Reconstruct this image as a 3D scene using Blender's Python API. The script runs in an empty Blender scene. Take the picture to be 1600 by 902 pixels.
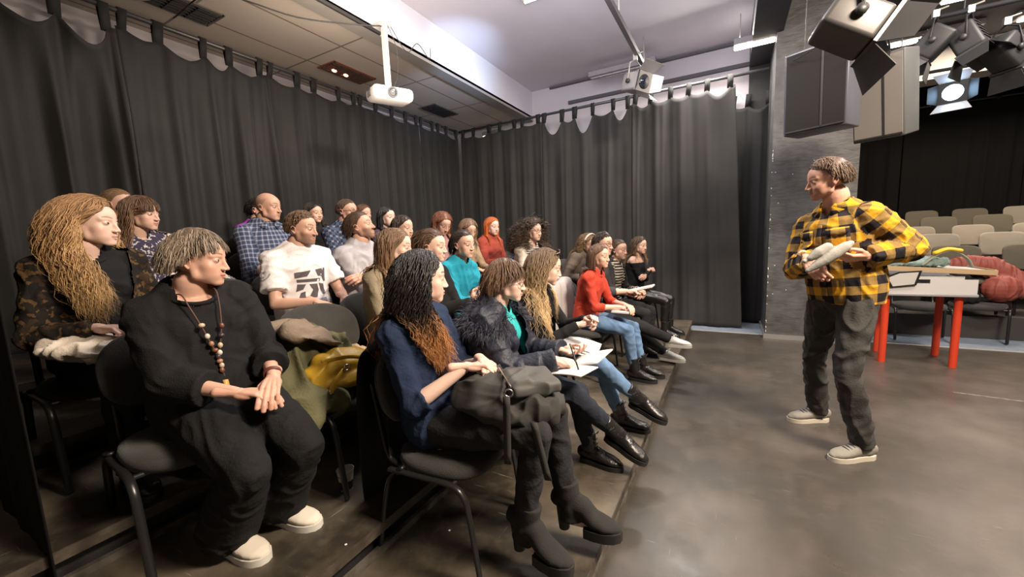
import bpy, math, random
import numpy as np
from mathutils import Vector, Matrix

# ------------------------------------------------------------------ camera
SC = bpy.context.scene
COL = SC.collection
CAM_H = 1.42
YAW, PITCH, ROLL, FPX = -0.507362, 0.125915, -0.0418663, 613.48
def cam_axes():
    cy, sy = math.cos(YAW), math.sin(YAW); cp, sp = math.cos(PITCH), math.sin(PITCH)
    f = np.array([sy*cp, cy*cp, -sp]); r = np.array([cy, -sy, 0.]); u = np.cross(r, f)
    cr, sr = math.cos(ROLL), math.sin(ROLL)
    return cr*r+sr*u, -sr*r+cr*u, f
CR, CU, CF = cam_axes()
cam = bpy.data.cameras.new('camera'); cam_o = bpy.data.objects.new('camera', cam); COL.objects.link(cam_o)
cam.sensor_width = 36; cam.lens = FPX/1600*36; cam.clip_start = .02; cam.clip_end = 60
cam_o.matrix_world = Matrix(((CR[0], CU[0], -CF[0], 0), (CR[1], CU[1], -CF[1], 0), (CR[2], CU[2], -CF[2], CAM_H), (0, 0, 0, 1)))
SC.camera = cam_o
def at(px, py, X=None, Y=None, Z=None):
    """world point seen at a photo pixel, on a plane of known X, Y or Z"""
    d = CR*(px-800)/FPX - CU*(py-451)/FPX + CF
    t = X/d[0] if X is not None else Y/d[1] if Y is not None else (Z-CAM_H)/d[2]
    return d*t + np.array([0, 0, CAM_H])

SC.view_settings.view_transform = 'Standard'; SC.view_settings.look = 'None'
SC.view_settings.gamma = 1; SC.view_settings.use_curve_mapping = False
SC.view_settings.exposure = 0.25
W = bpy.data.worlds.new('world'); SC.world = W; W.use_nodes = True
W.node_tree.nodes['Background'].inputs[0].default_value = (.62, .60, .66, 1)
W.node_tree.nodes['Background'].inputs[1].default_value = .03
SC.cycles.max_bounces = 6; SC.cycles.diffuse_bounces = 3; SC.cycles.glossy_bounces = 3

def area(name, loc, tgt, size, power, col, sy=None):
    l = bpy.data.lights.new(name, 'AREA'); l.energy = power; l.color = col; l.size = size
    if sy: l.shape = 'RECTANGLE'; l.size_y = sy
    o = bpy.data.objects.new(name, l); COL.objects.link(o); o.location = loc
    o.rotation_euler = (Vector(tgt)-Vector(loc)).to_track_quat('-Z', 'Y').to_euler()
    return o
WARM = (1, .83, .66); NEUT = (1, .93, .86); BLUE = (.45, .62, 1)
# fluorescent battens over the stage and the hall (lamps the room has) pointing down; two added fills aim up at the ceilings
area('stage_light_over_stage', (2.3, 1.5, 3.95), (.7, 2.3, 0), 1.3, 190, WARM, .5)
area('stage_light_front', (2.0, 1.6, 3.8), (-1.3, 2.2, 1.0), .7, 170, WARM, .5)
area('ceiling_batten_back', (-.2, 6.3, 3.85), (-.3, 4.6, 0), 1.2, 70, NEUT, .15)
area('ceiling_batten_middle', (-1.2, 3.2, 4.0), (-1.2, 3.3, 0), 1.3, 75, NEUT, .3)
area('ceiling_batten_right', (2.6, 4.2, 3.8), (2.6, 4.6, 0), 1.3, 90, NEUT, .3)
area('added_ceiling_fill', (-1.0, 3.0, 3.3), (-1.1, 4.0, 4.1), 1.8, 55, (.93, .90, 1), 1.8)  # added fill without a fitting, aimed up to brighten the white ceiling
area('added_tile_ceiling_fill', (-2.6, 2.6, 2.9), (-4.2, 3.2, 3.6), 1.2, 26, WARM, 1.2)  # added uplight, no such lamp in the hall, brightens the ceiling tiles
area('auditorium_light', (3.6, 8.0, 3.9), (3.6, 8.6, 0), 1.6, 110, WARM, .6)
sl = bpy.data.lights.new('beam_spot_blue', 'SPOT'); sl.energy = 130; sl.color = (.55, .70, 1); sl.spot_size = .95; sl.spot_blend = .9; sl.shadow_soft_size = .05
so = bpy.data.objects.new('beam_spot_blue', sl); COL.objects.link(so); so.location = (-1.9, 4.0, 3.1); so.rotation_euler = (Vector((-3.27, 4.7, 3.74))-Vector((-1.9, 4.0, 3.1))).to_track_quat('-Z', 'Y').to_euler()

# ------------------------------------------------------------------ tagging
def tag(o, label=None, cat=None, group=None, kind=None):
    if label: o['label'] = label
    if cat: o['category'] = cat
    if group: o['group'] = group
    if kind: o['kind'] = kind
    return o
def empty(name, loc=(0, 0, 0), rz=0, label=None, cat=None, group=None):
    o = bpy.data.objects.new(name, None); COL.objects.link(o); o.empty_display_size = .1
    o.location = tuple(float(a) for a in loc); o.rotation_euler = (0, 0, rz)
    return tag(o, label, cat, group)
def copy_tree(o, parent=None):
    c = o.copy(); COL.objects.link(c); c.parent = parent
    for ch in list(o.children): copy_tree(ch, c)
    return c

# ------------------------------------------------------------------ materials
MATS = {}
def mat(name, col, rough=.6, metal=0, bump=0, bscale=80, var=0, vscale=6, spec=None, emis=None, estr=0, attr=None, sss=0, sheen=0, stretch=None, coat=0):
    if name in MATS: return MATS[name]
    m = bpy.data.materials.new(name); m.use_nodes = True; nt = m.node_tree; N = nt.nodes; L = nt.links
    b = N['Principled BSDF']; b.inputs['Roughness'].default_value = rough; b.inputs['Metallic'].default_value = metal
    if spec is not None: b.inputs['Specular IOR Level'].default_value = spec
    c4 = (*col, 1); b.inputs['Base Color'].default_value = c4
    tc = N.new('ShaderNodeTexCoord')
    src = None
    if attr:
        a = N.new('ShaderNodeAttribute'); a.attribute_name = attr; src = a.outputs['Color']
    if var:
        n = N.new('ShaderNodeTexNoise'); n.inputs['Scale'].default_value = vscale; n.inputs['Detail'].default_value = 5
        L.new(tc.outputs['Object'], n.inputs['Vector'])
        mx = N.new('ShaderNodeMix'); mx.data_type = 'RGBA'; mx.blend_type = 'MULTIPLY'; mx.inputs[0].default_value = 1
        rp = N.new('ShaderNodeMapRange'); rp.inputs[1].default_value = .3; rp.inputs[2].default_value = .7
        rp.inputs[3].default_value = 1-var; rp.inputs[4].default_value = 1+var
        L.new(n.outputs['Fac'], rp.inputs[0]); L.new(rp.outputs[0], mx.inputs[7])
        if src: L.new(src, mx.inputs[6])
        else: mx.inputs[6].default_value = c4
        src = mx.outputs[2]
    if src: L.new(src, b.inputs['Base Color'])
    if bump:
        n = N.new('ShaderNodeTexNoise'); n.inputs['Scale'].default_value = bscale; n.inputs['Detail'].default_value = 3
        if stretch:
            mp = N.new('ShaderNodeMapping'); mp.inputs['Scale'].default_value = stretch
            L.new(tc.outputs['Object'], mp.inputs[0]); L.new(mp.outputs[0], n.inputs['Vector'])
        else: L.new(tc.outputs['Object'], n.inputs['Vector'])
        bp = N.new('ShaderNodeBump'); bp.inputs['Strength'].default_value = bump; bp.inputs['Distance'].default_value = .01
        L.new(n.outputs['Fac'], bp.inputs['Height']); L.new(bp.outputs[0], b.inputs['Normal'])
    if emis: b.inputs['Emission Color'].default_value = (*emis, 1); b.inputs['Emission Strength'].default_value = estr
    if sss:
        b.inputs['Subsurface Weight'].default_value = sss; b.inputs['Subsurface Radius'].default_value = (1, .35, .2); b.inputs['Subsurface Scale'].default_value = .012
    if sheen: b.inputs['Sheen Weight'].default_value = sheen; b.inputs['Sheen Roughness'].default_value = .4
    if coat: b.inputs['Coat Weight'].default_value = coat; b.inputs['Coat Roughness'].default_value = .2
    MATS[name] = m
    return m
def mathn(nt, op, a, b=None, c=None):
    n = nt.nodes.new('ShaderNodeMath'); n.operation = op
    for i, v in enumerate((a, b, c)):
        if v is None: continue
        if isinstance(v, (int, float)): n.inputs[i].default_value = v
        else: nt.links.new(v, n.inputs[i])
    return n.outputs[0]
def mixc(nt, fac, a, b):
    n = nt.nodes.new('ShaderNodeMix'); n.data_type = 'RGBA'
    for i, v in ((0, fac), (6, a), (7, b)):
        if isinstance(v, (int, float)): n.inputs[i].default_value = v
        elif isinstance(v, tuple): n.inputs[i].default_value = (*v, 1)
        else: nt.links.new(v, n.inputs[i])
    return n.outputs[2]
def cloth_pattern(name, kind, c1, c2, c3=None, p=.06, duty=.5, rough=.85, off=0):
    """plaid / stripes / blotches woven into a garment, laid out along its own panels (attribute 'cloth')"""
    if name in MATS: return MATS[name]
    m = bpy.data.materials.new(name); m.use_nodes = True; nt = m.node_tree; N = nt.nodes; L = nt.links
    b = N['Principled BSDF']; b.inputs['Roughness'].default_value = rough; b.inputs['Specular IOR Level'].default_value = .2
    a = N.new('ShaderNodeAttribute'); a.attribute_name = 'cloth'
    s = N.new('ShaderNodeSeparateXYZ'); L.new(a.outputs['Vector'], s.inputs[0]); u, v = s.outputs[0], s.outputs[1]
    def band(x, per, d, sh=0):
        return mathn(nt, 'LESS_THAN', mathn(nt, 'FRACT', mathn(nt, 'ADD', mathn(nt, 'MULTIPLY', x, 1/per), 50+sh)), d)
    if kind == 'plaid':
        bu, bv = band(u, p, duty, off), band(v, p, duty)
        col = mixc(nt, bu, mixc(nt, bv, c1, c3), mixc(nt, bv, c3, c2))
    elif kind == 'check':
        bu, bv = band(u, p, duty), band(v, p, duty)
        col = mixc(nt, mathn(nt, 'MAXIMUM', bu, bv), c1, c2)
        both = mathn(nt, 'MULTIPLY', bu, bv); col = mixc(nt, both, col, c3)
    elif kind == 'stripe':
        col = mixc(nt, band(v, p, duty), c1, c2)
    elif kind == 'blotch':
        n = N.new('ShaderNodeTexNoise'); n.inputs['Scale'].default_value = 1/p; n.inputs['Detail'].default_value = 2
        t = N.new('ShaderNodeTexCoord'); L.new(t.outputs['Object'], n.inputs['Vector'])
        r = N.new('ShaderNodeMapRange'); r.inputs[1].default_value = duty-.02; r.inputs[2].default_value = duty+.02
        L.new(n.outputs['Fac'], r.inputs[0]); col = mixc(nt, r.outputs[0], c1, c2)
        if c3:
            n2 = N.new('ShaderNodeTexNoise'); n2.inputs['Scale'].default_value = .7/p; n2.noise_dimensions = '4D'; n2.inputs['W'].default_value = 3
            L.new(t.outputs['Object'], n2.inputs['Vector'])
            r2 = N.new('ShaderNodeMapRange'); r2.inputs[1].default_value = .56; r2.inputs[2].default_value = .6
            L.new(n2.outputs['Fac'], r2.inputs[0]); col = mixc(nt, r2.outputs[0], col, c3)
    L.new(col, b.inputs['Base Color'])
    t = N.new('ShaderNodeTexCoord'); n = N.new('ShaderNodeTexNoise'); n.inputs['Scale'].default_value = 60
    L.new(t.outputs['Object'], n.inputs['Vector'])
    bp = N.new('ShaderNodeBump'); bp.inputs['Strength'].default_value = .25; bp.inputs['Distance'].default_value = .01
    L.new(n.outputs['Fac'], bp.inputs['Height']); L.new(bp.outputs[0], b.inputs['Normal'])
    MATS[name] = m
    return m

# ------------------------------------------------------------------ mesh kit
def nrm(v):
    v = np.asarray(v, float); l = np.linalg.norm(v); return v/l if l > 1e-9 else v
def build_mesh(name, co, quads=None, tris=None, smooth=True):
    me = bpy.data.meshes.new(name); co = np.asarray(co, np.float32)
    q = np.zeros((0, 4), int) if quads is None or len(quads) == 0 else np.asarray(quads, int)
    t = np.zeros((0, 3), int) if tris is None or len(tris) == 0 else np.asarray(tris, int)
    nl = q.size+t.size; npol = len(q)+len(t)
    me.vertices.add(len(co)); me.vertices.foreach_set('co', co.ravel())
    me.loops.add(nl); me.loops.foreach_set('vertex_index', np.concatenate([q.ravel(), t.ravel()]).astype(np.int32))
    me.polygons.add(npol)
    ls = np.concatenate([np.arange(len(q))*4, q.size+np.arange(len(t))*3]).astype(np.int32)
    me.polygons.foreach_set('loop_start', ls)
    me.polygons.foreach_set('use_smooth', np.full(npol, smooth))
    me.update(calc_edges=True); me.validate()
    return me
class Acc:
    def __init__(s): s.V = []; s.Q = []; s.T = []; s.n = 0
    def add(s, v, q=(), t=()):
        v = np.asarray(v, float).reshape(-1, 3); s.V.append(v)
        if len(q): s.Q.append(np.asarray(q, int)+s.n)
        if len(t): s.T.append(np.asarray(t, int)+s.n)
        s.n += len(v)
    def arrays(s):
        return (np.concatenate(s.V), np.concatenate(s.Q) if s.Q else np.zeros((0, 4), int), np.concatenate(s.T) if s.T else np.zeros((0, 3), int))
    def tube(s, pts, rad, sides=14, up=(0, 0, 1), cap='round', closed=False):
        P = np.array(pts, float); R = np.array([(r, r) if np.isscalar(r) else r for r in ([rad]*len(P) if np.isscalar(rad) or isinstance(rad, tuple) else rad)], float)
        up = np.asarray(up, float); n = len(P)
        if closed: T = np.roll(P, -1, 0)-np.roll(P, 1, 0)
        else: T = np.gradient(P, axis=0)
        if cap == 'round' and not closed:
            t0, t1 = nrm(T[0]), nrm(T[-1]); a, b = min(R[0]), min(R[-1]); P2 = []; R2 = []; T2 = []
            for f, g in ((.98, .2), (.8, .6), (.45, .9)): P2.append(P[0]-t0*a*f); R2.append(R[0]*g); T2.append(T[0])
            P2 += list(P); R2 += list(R); T2 += list(T)
            for f, g in ((.45, .9), (.8, .6), (.98, .2)): P2.append(P[-1]+t1*b*f); R2.append(R[-1]*g); T2.append(T[-1])
            P, R, T = np.array(P2), np.array(R2), np.array(T2); n = len(P)
        ang = np.arange(sides)*2*math.pi/sides; V = []
        U = up
        for i in range(n):
            t = nrm(T[i]); sd = np.cross(t, U)
            if np.linalg.norm(sd) < 1e-3: sd = np.cross(t, (1, .1, 0))
            sd = nrm(sd); u2 = nrm(np.cross(sd, t))
            V.append(P[i]+np.outer(np.cos(ang)*R[i, 0], sd)+np.outer(np.sin(ang)*R[i, 1], u2))
        V = np.concatenate(V); Q = []
        j = np.arange(sides); j2 = (j+1) % sides
        for i in range(n if closed else n-1):
            k = (i+1) % n
            Q.append(np.stack([i*sides+j, i*sides+j2, k*sides+j2, k*sides+j], 1))
        Q = np.concatenate(Q); Tt = []
        if not closed:
            c0, c1 = len(V), len(V)+1; V = np.concatenate([V, [P[0]], [P[-1]]])
            Tt = np.concatenate([np.stack([np.full(sides, c0), j2, j], 1), np.stack([np.full(sides, c1), (n-1)*sides+j, (n-1)*sides+j2], 1)])
        s.add(V, Q, Tt); return s
    def ell(s, c, r, M=None, seg=16, rings=10):
        if np.isscalar(r): r = (r, r, r)
        th = np.linspace(0, math.pi, rings+1)[1:-1]; ph = np.arange(seg)*2*math.pi/seg
        v = np.array([[math.sin(a)*math.cos(b), math.sin(a)*math.sin(b), math.cos(a)] for a in th for b in ph]+[[0, 0, 1], [0, 0, -1]])*np.array(r)
        if M is not None: v = v@np.asarray(M).T
        j = np.arange(seg); j2 = (j+1) % seg; nr = len(th)
        Q = np.concatenate([np.stack([i*seg+j, (i+1)*seg+j, (i+1)*seg+j2, i*seg+j2], 1) for i in range(nr-1)])
        T = np.concatenate([np.stack([np.full(seg, nr*seg), j, j2], 1), np.stack([np.full(seg, nr*seg+1), (nr-1)*seg+j2, (nr-1)*seg+j], 1)])
        s.add(v+np.asarray(c), Q, T); return s
    def box(s, c, size, M=None, bev=0):
        h = np.array(size)/2
        if bev: return s.rbox(c, size, bev, M)
        v = np.array([[x, y, z] for x in (-1, 1) for y in (-1, 1) for z in (-1, 1)])*h
        if M is not None: v = v@np.asarray(M).T
        s.add(v+np.asarray(c), [(0, 1, 3, 2), (4, 6, 7, 5), (0, 4, 5, 1), (2, 3, 7, 6), (0, 2, 6, 4), (1, 5, 7, 3)]); return s
    def rbox(s, c, size, bev, M=None):
        bm = __import__('bmesh').new(); import bmesh
        bmesh.ops.create_cube(bm, size=1)
        for v in bm.verts: v.co = (v.co.x*size[0], v.co.y*size[1], v.co.z*size[2])
        bmesh.ops.bevel(bm, geom=list(bm.edges), offset=bev, segments=3, profile=.5, affect='EDGES')
        bmesh.ops.triangulate(bm, faces=bm.faces)
        v = np.array([q.co[:] for q in bm.verts]); bm.verts.index_update()
        t = [[q.index for q in f.verts] for f in bm.faces]; bm.free()
        if M is not None: v = v@np.asarray(M).T
        s.add(v+np.asarray(c), (), t); return s
    def grid(s, P):
        """P: (m,n,3) sheet"""
        m, n = P.shape[:2]; i, j = np.meshgrid(np.arange(m-1), np.arange(n-1), indexing='ij'); i = i.ravel(); j = j.ravel()
        s.add(P.reshape(-1, 3), np.stack([i*n+j, (i+1)*n+j, (i+1)*n+j+1, i*n+j+1], 1)); return s
    def prism(s, poly, axis0, axis1, origin, depthvec):
        """extruded polygon: poly 2D points on axis0/axis1 at origin, extruded along depthvec"""
        o = np.asarray(origin, float); a0 = np.asarray(axis0, float); a1 = np.asarray(axis1, float); d = np.asarray(depthvec, float)
        b = np.array([o+a0*x+a1*y for x, y in poly]); n = len(b); c = b.mean(0)
        V = np.concatenate([b, b+d, [c], [c+d]]); j = np.arange(n); j2 = (j+1) % n
        s.add(V, np.stack([j, j2, n+j2, n+j], 1), np.concatenate([np.stack([np.full(n, 2*n), j2, j], 1), np.stack([np.full(n, 2*n+1), n+j, n+j2], 1)])); return s
def obj(name, acc, m, parent=None, org=None, smooth=True, flat_angle=None, solid=0, sub=0):
    if isinstance(acc, Acc): me = build_mesh(name, *acc.arrays(), smooth=smooth)
    else: me = acc
    if org is not None:
        me.transform(Matrix.Translation(-Vector([float(a) for a in org])))
    if m: me.materials.append(m)
    if flat_angle: me.set_sharp_from_angle(angle=flat_angle)
    o = bpy.data.objects.new(name, me); COL.objects.link(o); o.parent = parent
    if solid:
        q = o.modifiers.new('solid', 'SOLIDIFY'); q.thickness = solid; q.offset = 0
    if sub:
        q = o.modifiers.new('sub', 'SUBSURF'); q.levels = sub; q.render_levels = sub
    return o
def mesh_arrays(me):
    n = len(me.vertices); co = np.empty(n*3, np.float32); me.vertices.foreach_get('co', co); co = co.reshape(-1, 3).astype(float)
    li = np.empty(len(me.loops), np.int32); me.loops.foreach_get('vertex_index', li)
    lt = np.empty(len(me.polygons), np.int32); me.polygons.foreach_get('loop_total', lt)
    lsx = np.empty(len(me.polygons), np.int32); me.polygons.foreach_get('loop_start', lsx)
    q = lsx[lt == 4]; t = lsx[lt == 3]
    return co, li[q[:, None]+np.arange(4)], li[t[:, None]+np.arange(3)]
def remesh(acc, voxel, smooth=4, fac=.5):
    me = build_mesh('tmp', *acc.arrays()); o = bpy.data.objects.new('tmp', me); COL.objects.link(o)
    r = o.modifiers.new('r', 'REMESH'); r.mode = 'VOXEL'; r.voxel_size = voxel; r.adaptivity = 0
    if smooth:
        k = o.modifiers.new('s', 'SMOOTH'); k.factor = fac; k.iterations = smooth
    dg = bpy.context.evaluated_depsgraph_get(); m2 = bpy.data.meshes.new_from_object(o.evaluated_get(dg))
    out = mesh_arrays(m2)
    bpy.data.objects.remove(o); bpy.data.meshes.remove(me); bpy.data.meshes.remove(m2)
    return out
def set_attr(me, name, vals):
    vals = np.asarray(vals, np.float32)
    if vals.shape[1] == 3: vals = np.concatenate([vals, np.ones((len(vals), 1), np.float32)], 1)
    a = me.attributes.new(name, 'FLOAT_COLOR', 'POINT'); a.data.foreach_set('color', vals.ravel())
def vnorm(co, quads):
    a = co[quads[:, 2]]-co[quads[:, 0]]; b = co[quads[:, 3]]-co[quads[:, 1]]; fn = np.cross(a, b); n = np.zeros_like(co)
    for k in range(4): np.add.at(n, quads[:, k], fn)
    return n/np.maximum(np.linalg.norm(n, axis=1), 1e-12)[:, None]
def wob(co, scale, seed=0, n=5):
    """smooth pseudo noise in [-1,1]"""
    rg = np.random.RandomState(seed); s = 0
    for _ in range(n):
        k = rg.normal(size=3); k = k/np.linalg.norm(k)*scale*rg.uniform(.6, 1.5); s = s+np.sin(co@k*6.283+rg.uniform(0, 6.28))
    return s/n*1.4
# ------------------------------------------------------------------ people
SKINM = mat('skin', (.8, .55, .42), .48, attr='Col', sss=.12, bump=.05, bscale=220, spec=.4)
EYEM = mat('eye_surface', (1, 1, 1), .15, attr='Col', spec=.6)
HEADS = {}
C0 = np.array([0, -.014, .028]); RH = np.array([.079, .099, .093])
def sd_ell(p, c, r):
    q = p-np.array(c); r = np.array(r); k0 = np.linalg.norm(q/r, axis=1); k1 = np.linalg.norm(q/(r*r), axis=1)
    return k0*(k0-1)/np.maximum(k1, 1e-9)
def sd_cap(p, a, b, ra, rb):
    a = np.array(a); b = np.array(b); ab = b-a; t = np.clip((p-a)@ab/(ab@ab), 0, 1)
    return np.linalg.norm(p-a-t[:, None]*ab, axis=1)-(ra+(rb-ra)*t)
def smin(a, b, k): h = np.clip(.5+.5*(b-a)/k, 0, 1); return b*(1-h)+a*h-k*h*(1-h)
def head_template(kind, vox):
    """a face and skull as one blended surface (local x right, y forward, z up, eyes at z=0)"""
    key = (kind, vox)
    if key in HEADS: return HEADS[key]
    f = kind[0] == 'f'; heavy = 'h' in kind[1:]; smile = 's' in kind[1:]; w = 1.0 if f else 1.05
    jw = (.046 if f else .053)+(.006 if heavy else 0); nl = 0 if f else .003; lw = .025 if smile else .020; lz = .005 if smile else 0
    def sdf(P):
        p = P.copy(); p[:, 0] = abs(p[:, 0])
        d = sd_ell(p, C0, (.0735*w, .095, .088))
        d = smin(d, sd_ell(p, (0, .026, .035), (.056*w, .060, .050)), .02)
        d = smin(d, sd_ell(p, (0, .028, -.024), (.055*w, .054, .070)), .02)
        d = smin(d, sd_cap(p, (jw, -.006, -.030), (jw*.95, .006, -.064), .013, .013), .022)
        d = smin(d, sd_cap(p, (jw*.95, .006, -.064), (.014, .060, -.094), .013, .013 if f else .016), .022)
        d = smin(d, sd_ell(p, (0, .066, -.095), (.018, .014, .013)), .012)
        d = smin(d, sd_ell(p, (.041, .049, -.028), (.019, .020, .019)), .020); d = smin(d, sd_ell(p, (.034, .043, -.056), (.022, .024, .026)), .020)
        if smile: d = smin(d, sd_ell(p, (.036, .062, -.038), (.014, .014, .013)), .012)
        d = smin(d, sd_ell(p, (0, .060, -.064), (.030, .025, .028)), .016)
        d = smin(d, sd_cap(p, (.046, .062, .019), (.012, .078, .018), .006, .006 if f else .008), .014)
        d = -smin(-d, sd_ell(p, (.0315, .096, -.002), (.018, .019, .0125)), .010)
        d = smin(d, sd_ell(p, (.0305, .0690, -.001), (.0142, .0122, .0122)), .004)
        d = smin(d, sd_cap(p, (0, .079, .014), (0, .0975+nl, -.031), .0062, .0075), .009)
        d = smin(d, sd_ell(p, (0, .0995+nl, -.0365), (.0085, .0082, .0075)), .005)
        d = smin(d, sd_ell(p, (.0120, .0925+nl*.6, -.0385), (.0062, .0088, .0062)), .005)
        d = smin(d, sd_cap(p, (0, .0868, -.0605), (lw, .0755, -.0640+lz), .0046, .0014), .004)
        d = smin(d, sd_cap(p, (0, .0850, -.0720), (lw*.92, .0748, -.0668+lz), .0056, .0014), .004)
        return d
    N = {.0026: (150, 190), .0034: (110, 140)}.get(vox, (84, 104))
    u = np.linspace(-1, 1, N[1], endpoint=False); az = math.pi*(u-.42*np.sin(math.pi*u)/math.pi); el = np.linspace(-1, 1, N[0]+1)*math.pi/2*.999
    el = el-.10*np.sin(el*2)-.0
    E, A = np.meshgrid(el, az, indexing='ij'); D = np.stack([np.cos(E)*np.sin(A), np.cos(E)*np.cos(A), np.sin(E)], 2).reshape(-1, 3)
    cen = np.array([0, .012, -.012]); t = np.full(len(D), .17)
    for _ in range(45): t = t-np.clip(sdf(cen+D*t[:, None]), -.01, .03)*.8
    co = cen+D*t[:, None]; n1, n0 = N[1], N[0]+1
    i, j = np.meshgrid(np.arange(n0-1), np.arange(n1), indexing='ij'); i, j = i.ravel(), j.ravel(); j2 = (j+1) % n1
    q = np.stack([i*n1+j2, i*n1+j, (i+1)*n1+j, (i+1)*n1+j2], 1)
    a = Acc()
    for s in (-1, 1):
        x = s*.0735*w
        a.ell((x, -.010, -.012), (.006, .013, .024), Matrix.Rotation(s*-.35, 3, 'Z'))
        a.tube([(x+s*.004, .003, -.018), (x+s*.008, .000, .005), (x+s*.012, -.013, .017), (x+s*.015, -.025, .008), (x+s*.012, -.021, -.014), (x+s*.005, -.008, -.032)], [.0028, .0034, .0036, .0036, .0032, .0046], 8)
    v2, q2, _ = remesh(a, .0028, 2)
    HEADS[key] = (np.concatenate([co, v2]), np.concatenate([q, q2+len(co)]), None)
    return HEADS[key]
def frame(yaw, pitch=0, roll=0):
    y, p = math.radians(yaw), math.radians(pitch); F = np.array([math.cos(y)*math.cos(p), math.sin(y)*math.cos(p), math.sin(p)])
    R = np.array([math.sin(y), -math.cos(y), 0.]); U = np.cross(R, F); r = math.radians(roll)
    R2 = math.cos(r)*R+math.sin(r)*U; U2 = np.cross(R2, F)
    return np.stack([R2, F, U2], 1)      # columns right, forward, up
def scalp_thr(dy, hl):
    return np.interp(dy, [-1, -.35, -.1, .12, .38, .62, 1], [-.62, -.62, -.28, -.22, .16+hl*.4, .44+hl, .58+hl])
def on_scalp(d, hl=0): return d[:, 2] > scalp_thr(d[:, 1], hl)
def head_colors(q, S, rnd):
    sk = np.array(S['skin']); n = len(q); c = np.tile(sk, (n, 1))
    x, y, z = q[:, 0], q[:, 1], q[:, 2]; ax = abs(x)
    def g(cx, cy, cz, r): return np.exp(-(((ax-cx)**2+(y-cy)**2+(z-cz)**2)/r**2))
    red = np.clip(.55*g(.045, .06, -.032, .024)+.35*g(0, .108, -.034, .014)+.3*g(.078, -.015, -.01, .03), 0, 1)[:, None]
    c = c*(1-red*np.array([.02, .22, .24]))
    lw = .026 if 's' in S['head'][1:] else .021
    lip = np.clip(1.6-((ax/(lw+.002))**2*1.2+((z+.0665-ax*ax*8)/.0115)**2*1.2), 0, 1)*(y > .070); lip = lip[:, None]*S.get('lip', .7 if S['sex'] == 'f' else .35)
    c = c*(1-lip)+lip*np.array(S.get('lipc', sk*np.array([.78, .5, .5])))
    mouth = np.exp(-((z+.0668-ax*ax*8)/.0022)**2)*(ax < lw*.9)*(y > .07); c = c*(1-.75*mouth[:, None])
    if S.get('teeth'):
        th = (np.exp(-((z+.0672-ax*ax*8)/.0038)**4)*(ax < lw*.72)*(y > .07))[:, None]; c = c*(1-th)+th*np.array([.75, .7, .64])
    hc = np.array(S['hair']['c0'])*.6
    br = np.exp(-((z-(.0235+.006*np.sin(np.clip((ax-.012)/.04, 0, 1)*2.6)-.0*ax))/(.0036 if S['head'][0] == 'f' else .0046))**2)*(ax > .011)*(ax < .050)*(y > .045)
    c = c*(1-.85*br[:, None])+.85*br[:, None]*hc
    nos = np.exp(-(((ax-.0085)/.004)**2+((z+.0445)/.003)**2))*(y > .085); c = c*(1-.7*nos[:, None])
    if S.get('beard'):
        b = np.clip((-.022-z)/.02, 0, 1)*np.clip((y+.02)/.04, 0, 1)*(z > -.125); b = b*(1-np.exp(-((ax/.028)**2+((z+.066)/.013)**2)**2)); b = b+.7*np.exp(-((ax/.024)**2+((z+.052)/.006)**2))*(y > .07)
        b = np.clip(b, 0, 1)[:, None]*S['beard']; c = c*(1-b)+b*hc
    d = (q-C0)/RH; d = d/np.linalg.norm(d, axis=1)[:, None]
    if S['hair'].get('tint'):
        e = np.clip((d[:, 2]-scalp_thr(d[:, 1], S['hair'].get('hl', 0)))/.1, 0, 1)*(np.abs(x) < .085); e = (e*S['hair']['tint'])[:, None]
        if S['hair'].get('baldtop'): e = e*np.clip(1-(z[:, None]-.045)/.03, 0, 1)
        c = c*(1-e)+e*np.array(S['hair']['c0'])
    return c
def eyes_mesh(hk, M, c, k, S, org, parent):
    """almond-shaped eyeball fronts, iris and lashes in their colours"""
    for s in (-1, 1):
        op = S.get('eyeopen', 1.0); look = S.get('look', 0)
        cen = np.array([s*.0305, .0690, -.001]); r = np.array([.0150, .0125, .0125])*1.04
        us = np.linspace(-1, 1, 17); vs = np.linspace(-1, 1, 11); P = []; Cc = []
        for u in us:
            hgt = (1-abs(u)**2.2)*.56*op+.02
            for v in vs:
                az = u*1.0+s*.12; el = v*hgt*(1.0 if v > 0 else .8)+.0
                p = cen+r*np.array([math.sin(az)*math.cos(el), math.cos(az)*math.cos(el), math.sin(el)])+np.array([0, .0006, 0]); P.append(p)
                du = (az-look*.5-s*.08)*.95; rr = math.hypot(du, el); col = (.62, .57, .53)
                if rr < .40: col = S.get('iris', (.10, .055, .03))
                if rr < .18: col = (.01, .01, .01)
                if v > .72 or abs(u) > .93: col = (.035, .02, .015)
                if v < -.85: col = (.20, .11, .08)
                Cc.append(col)
        a = Acc(); a.grid((np.array(P)*k@M.T+c).reshape(len(us), len(vs), 3))
        o = obj('eye', a, EYEM, parent, org); set_attr(o.data, 'Col', np.array(Cc))
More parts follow.
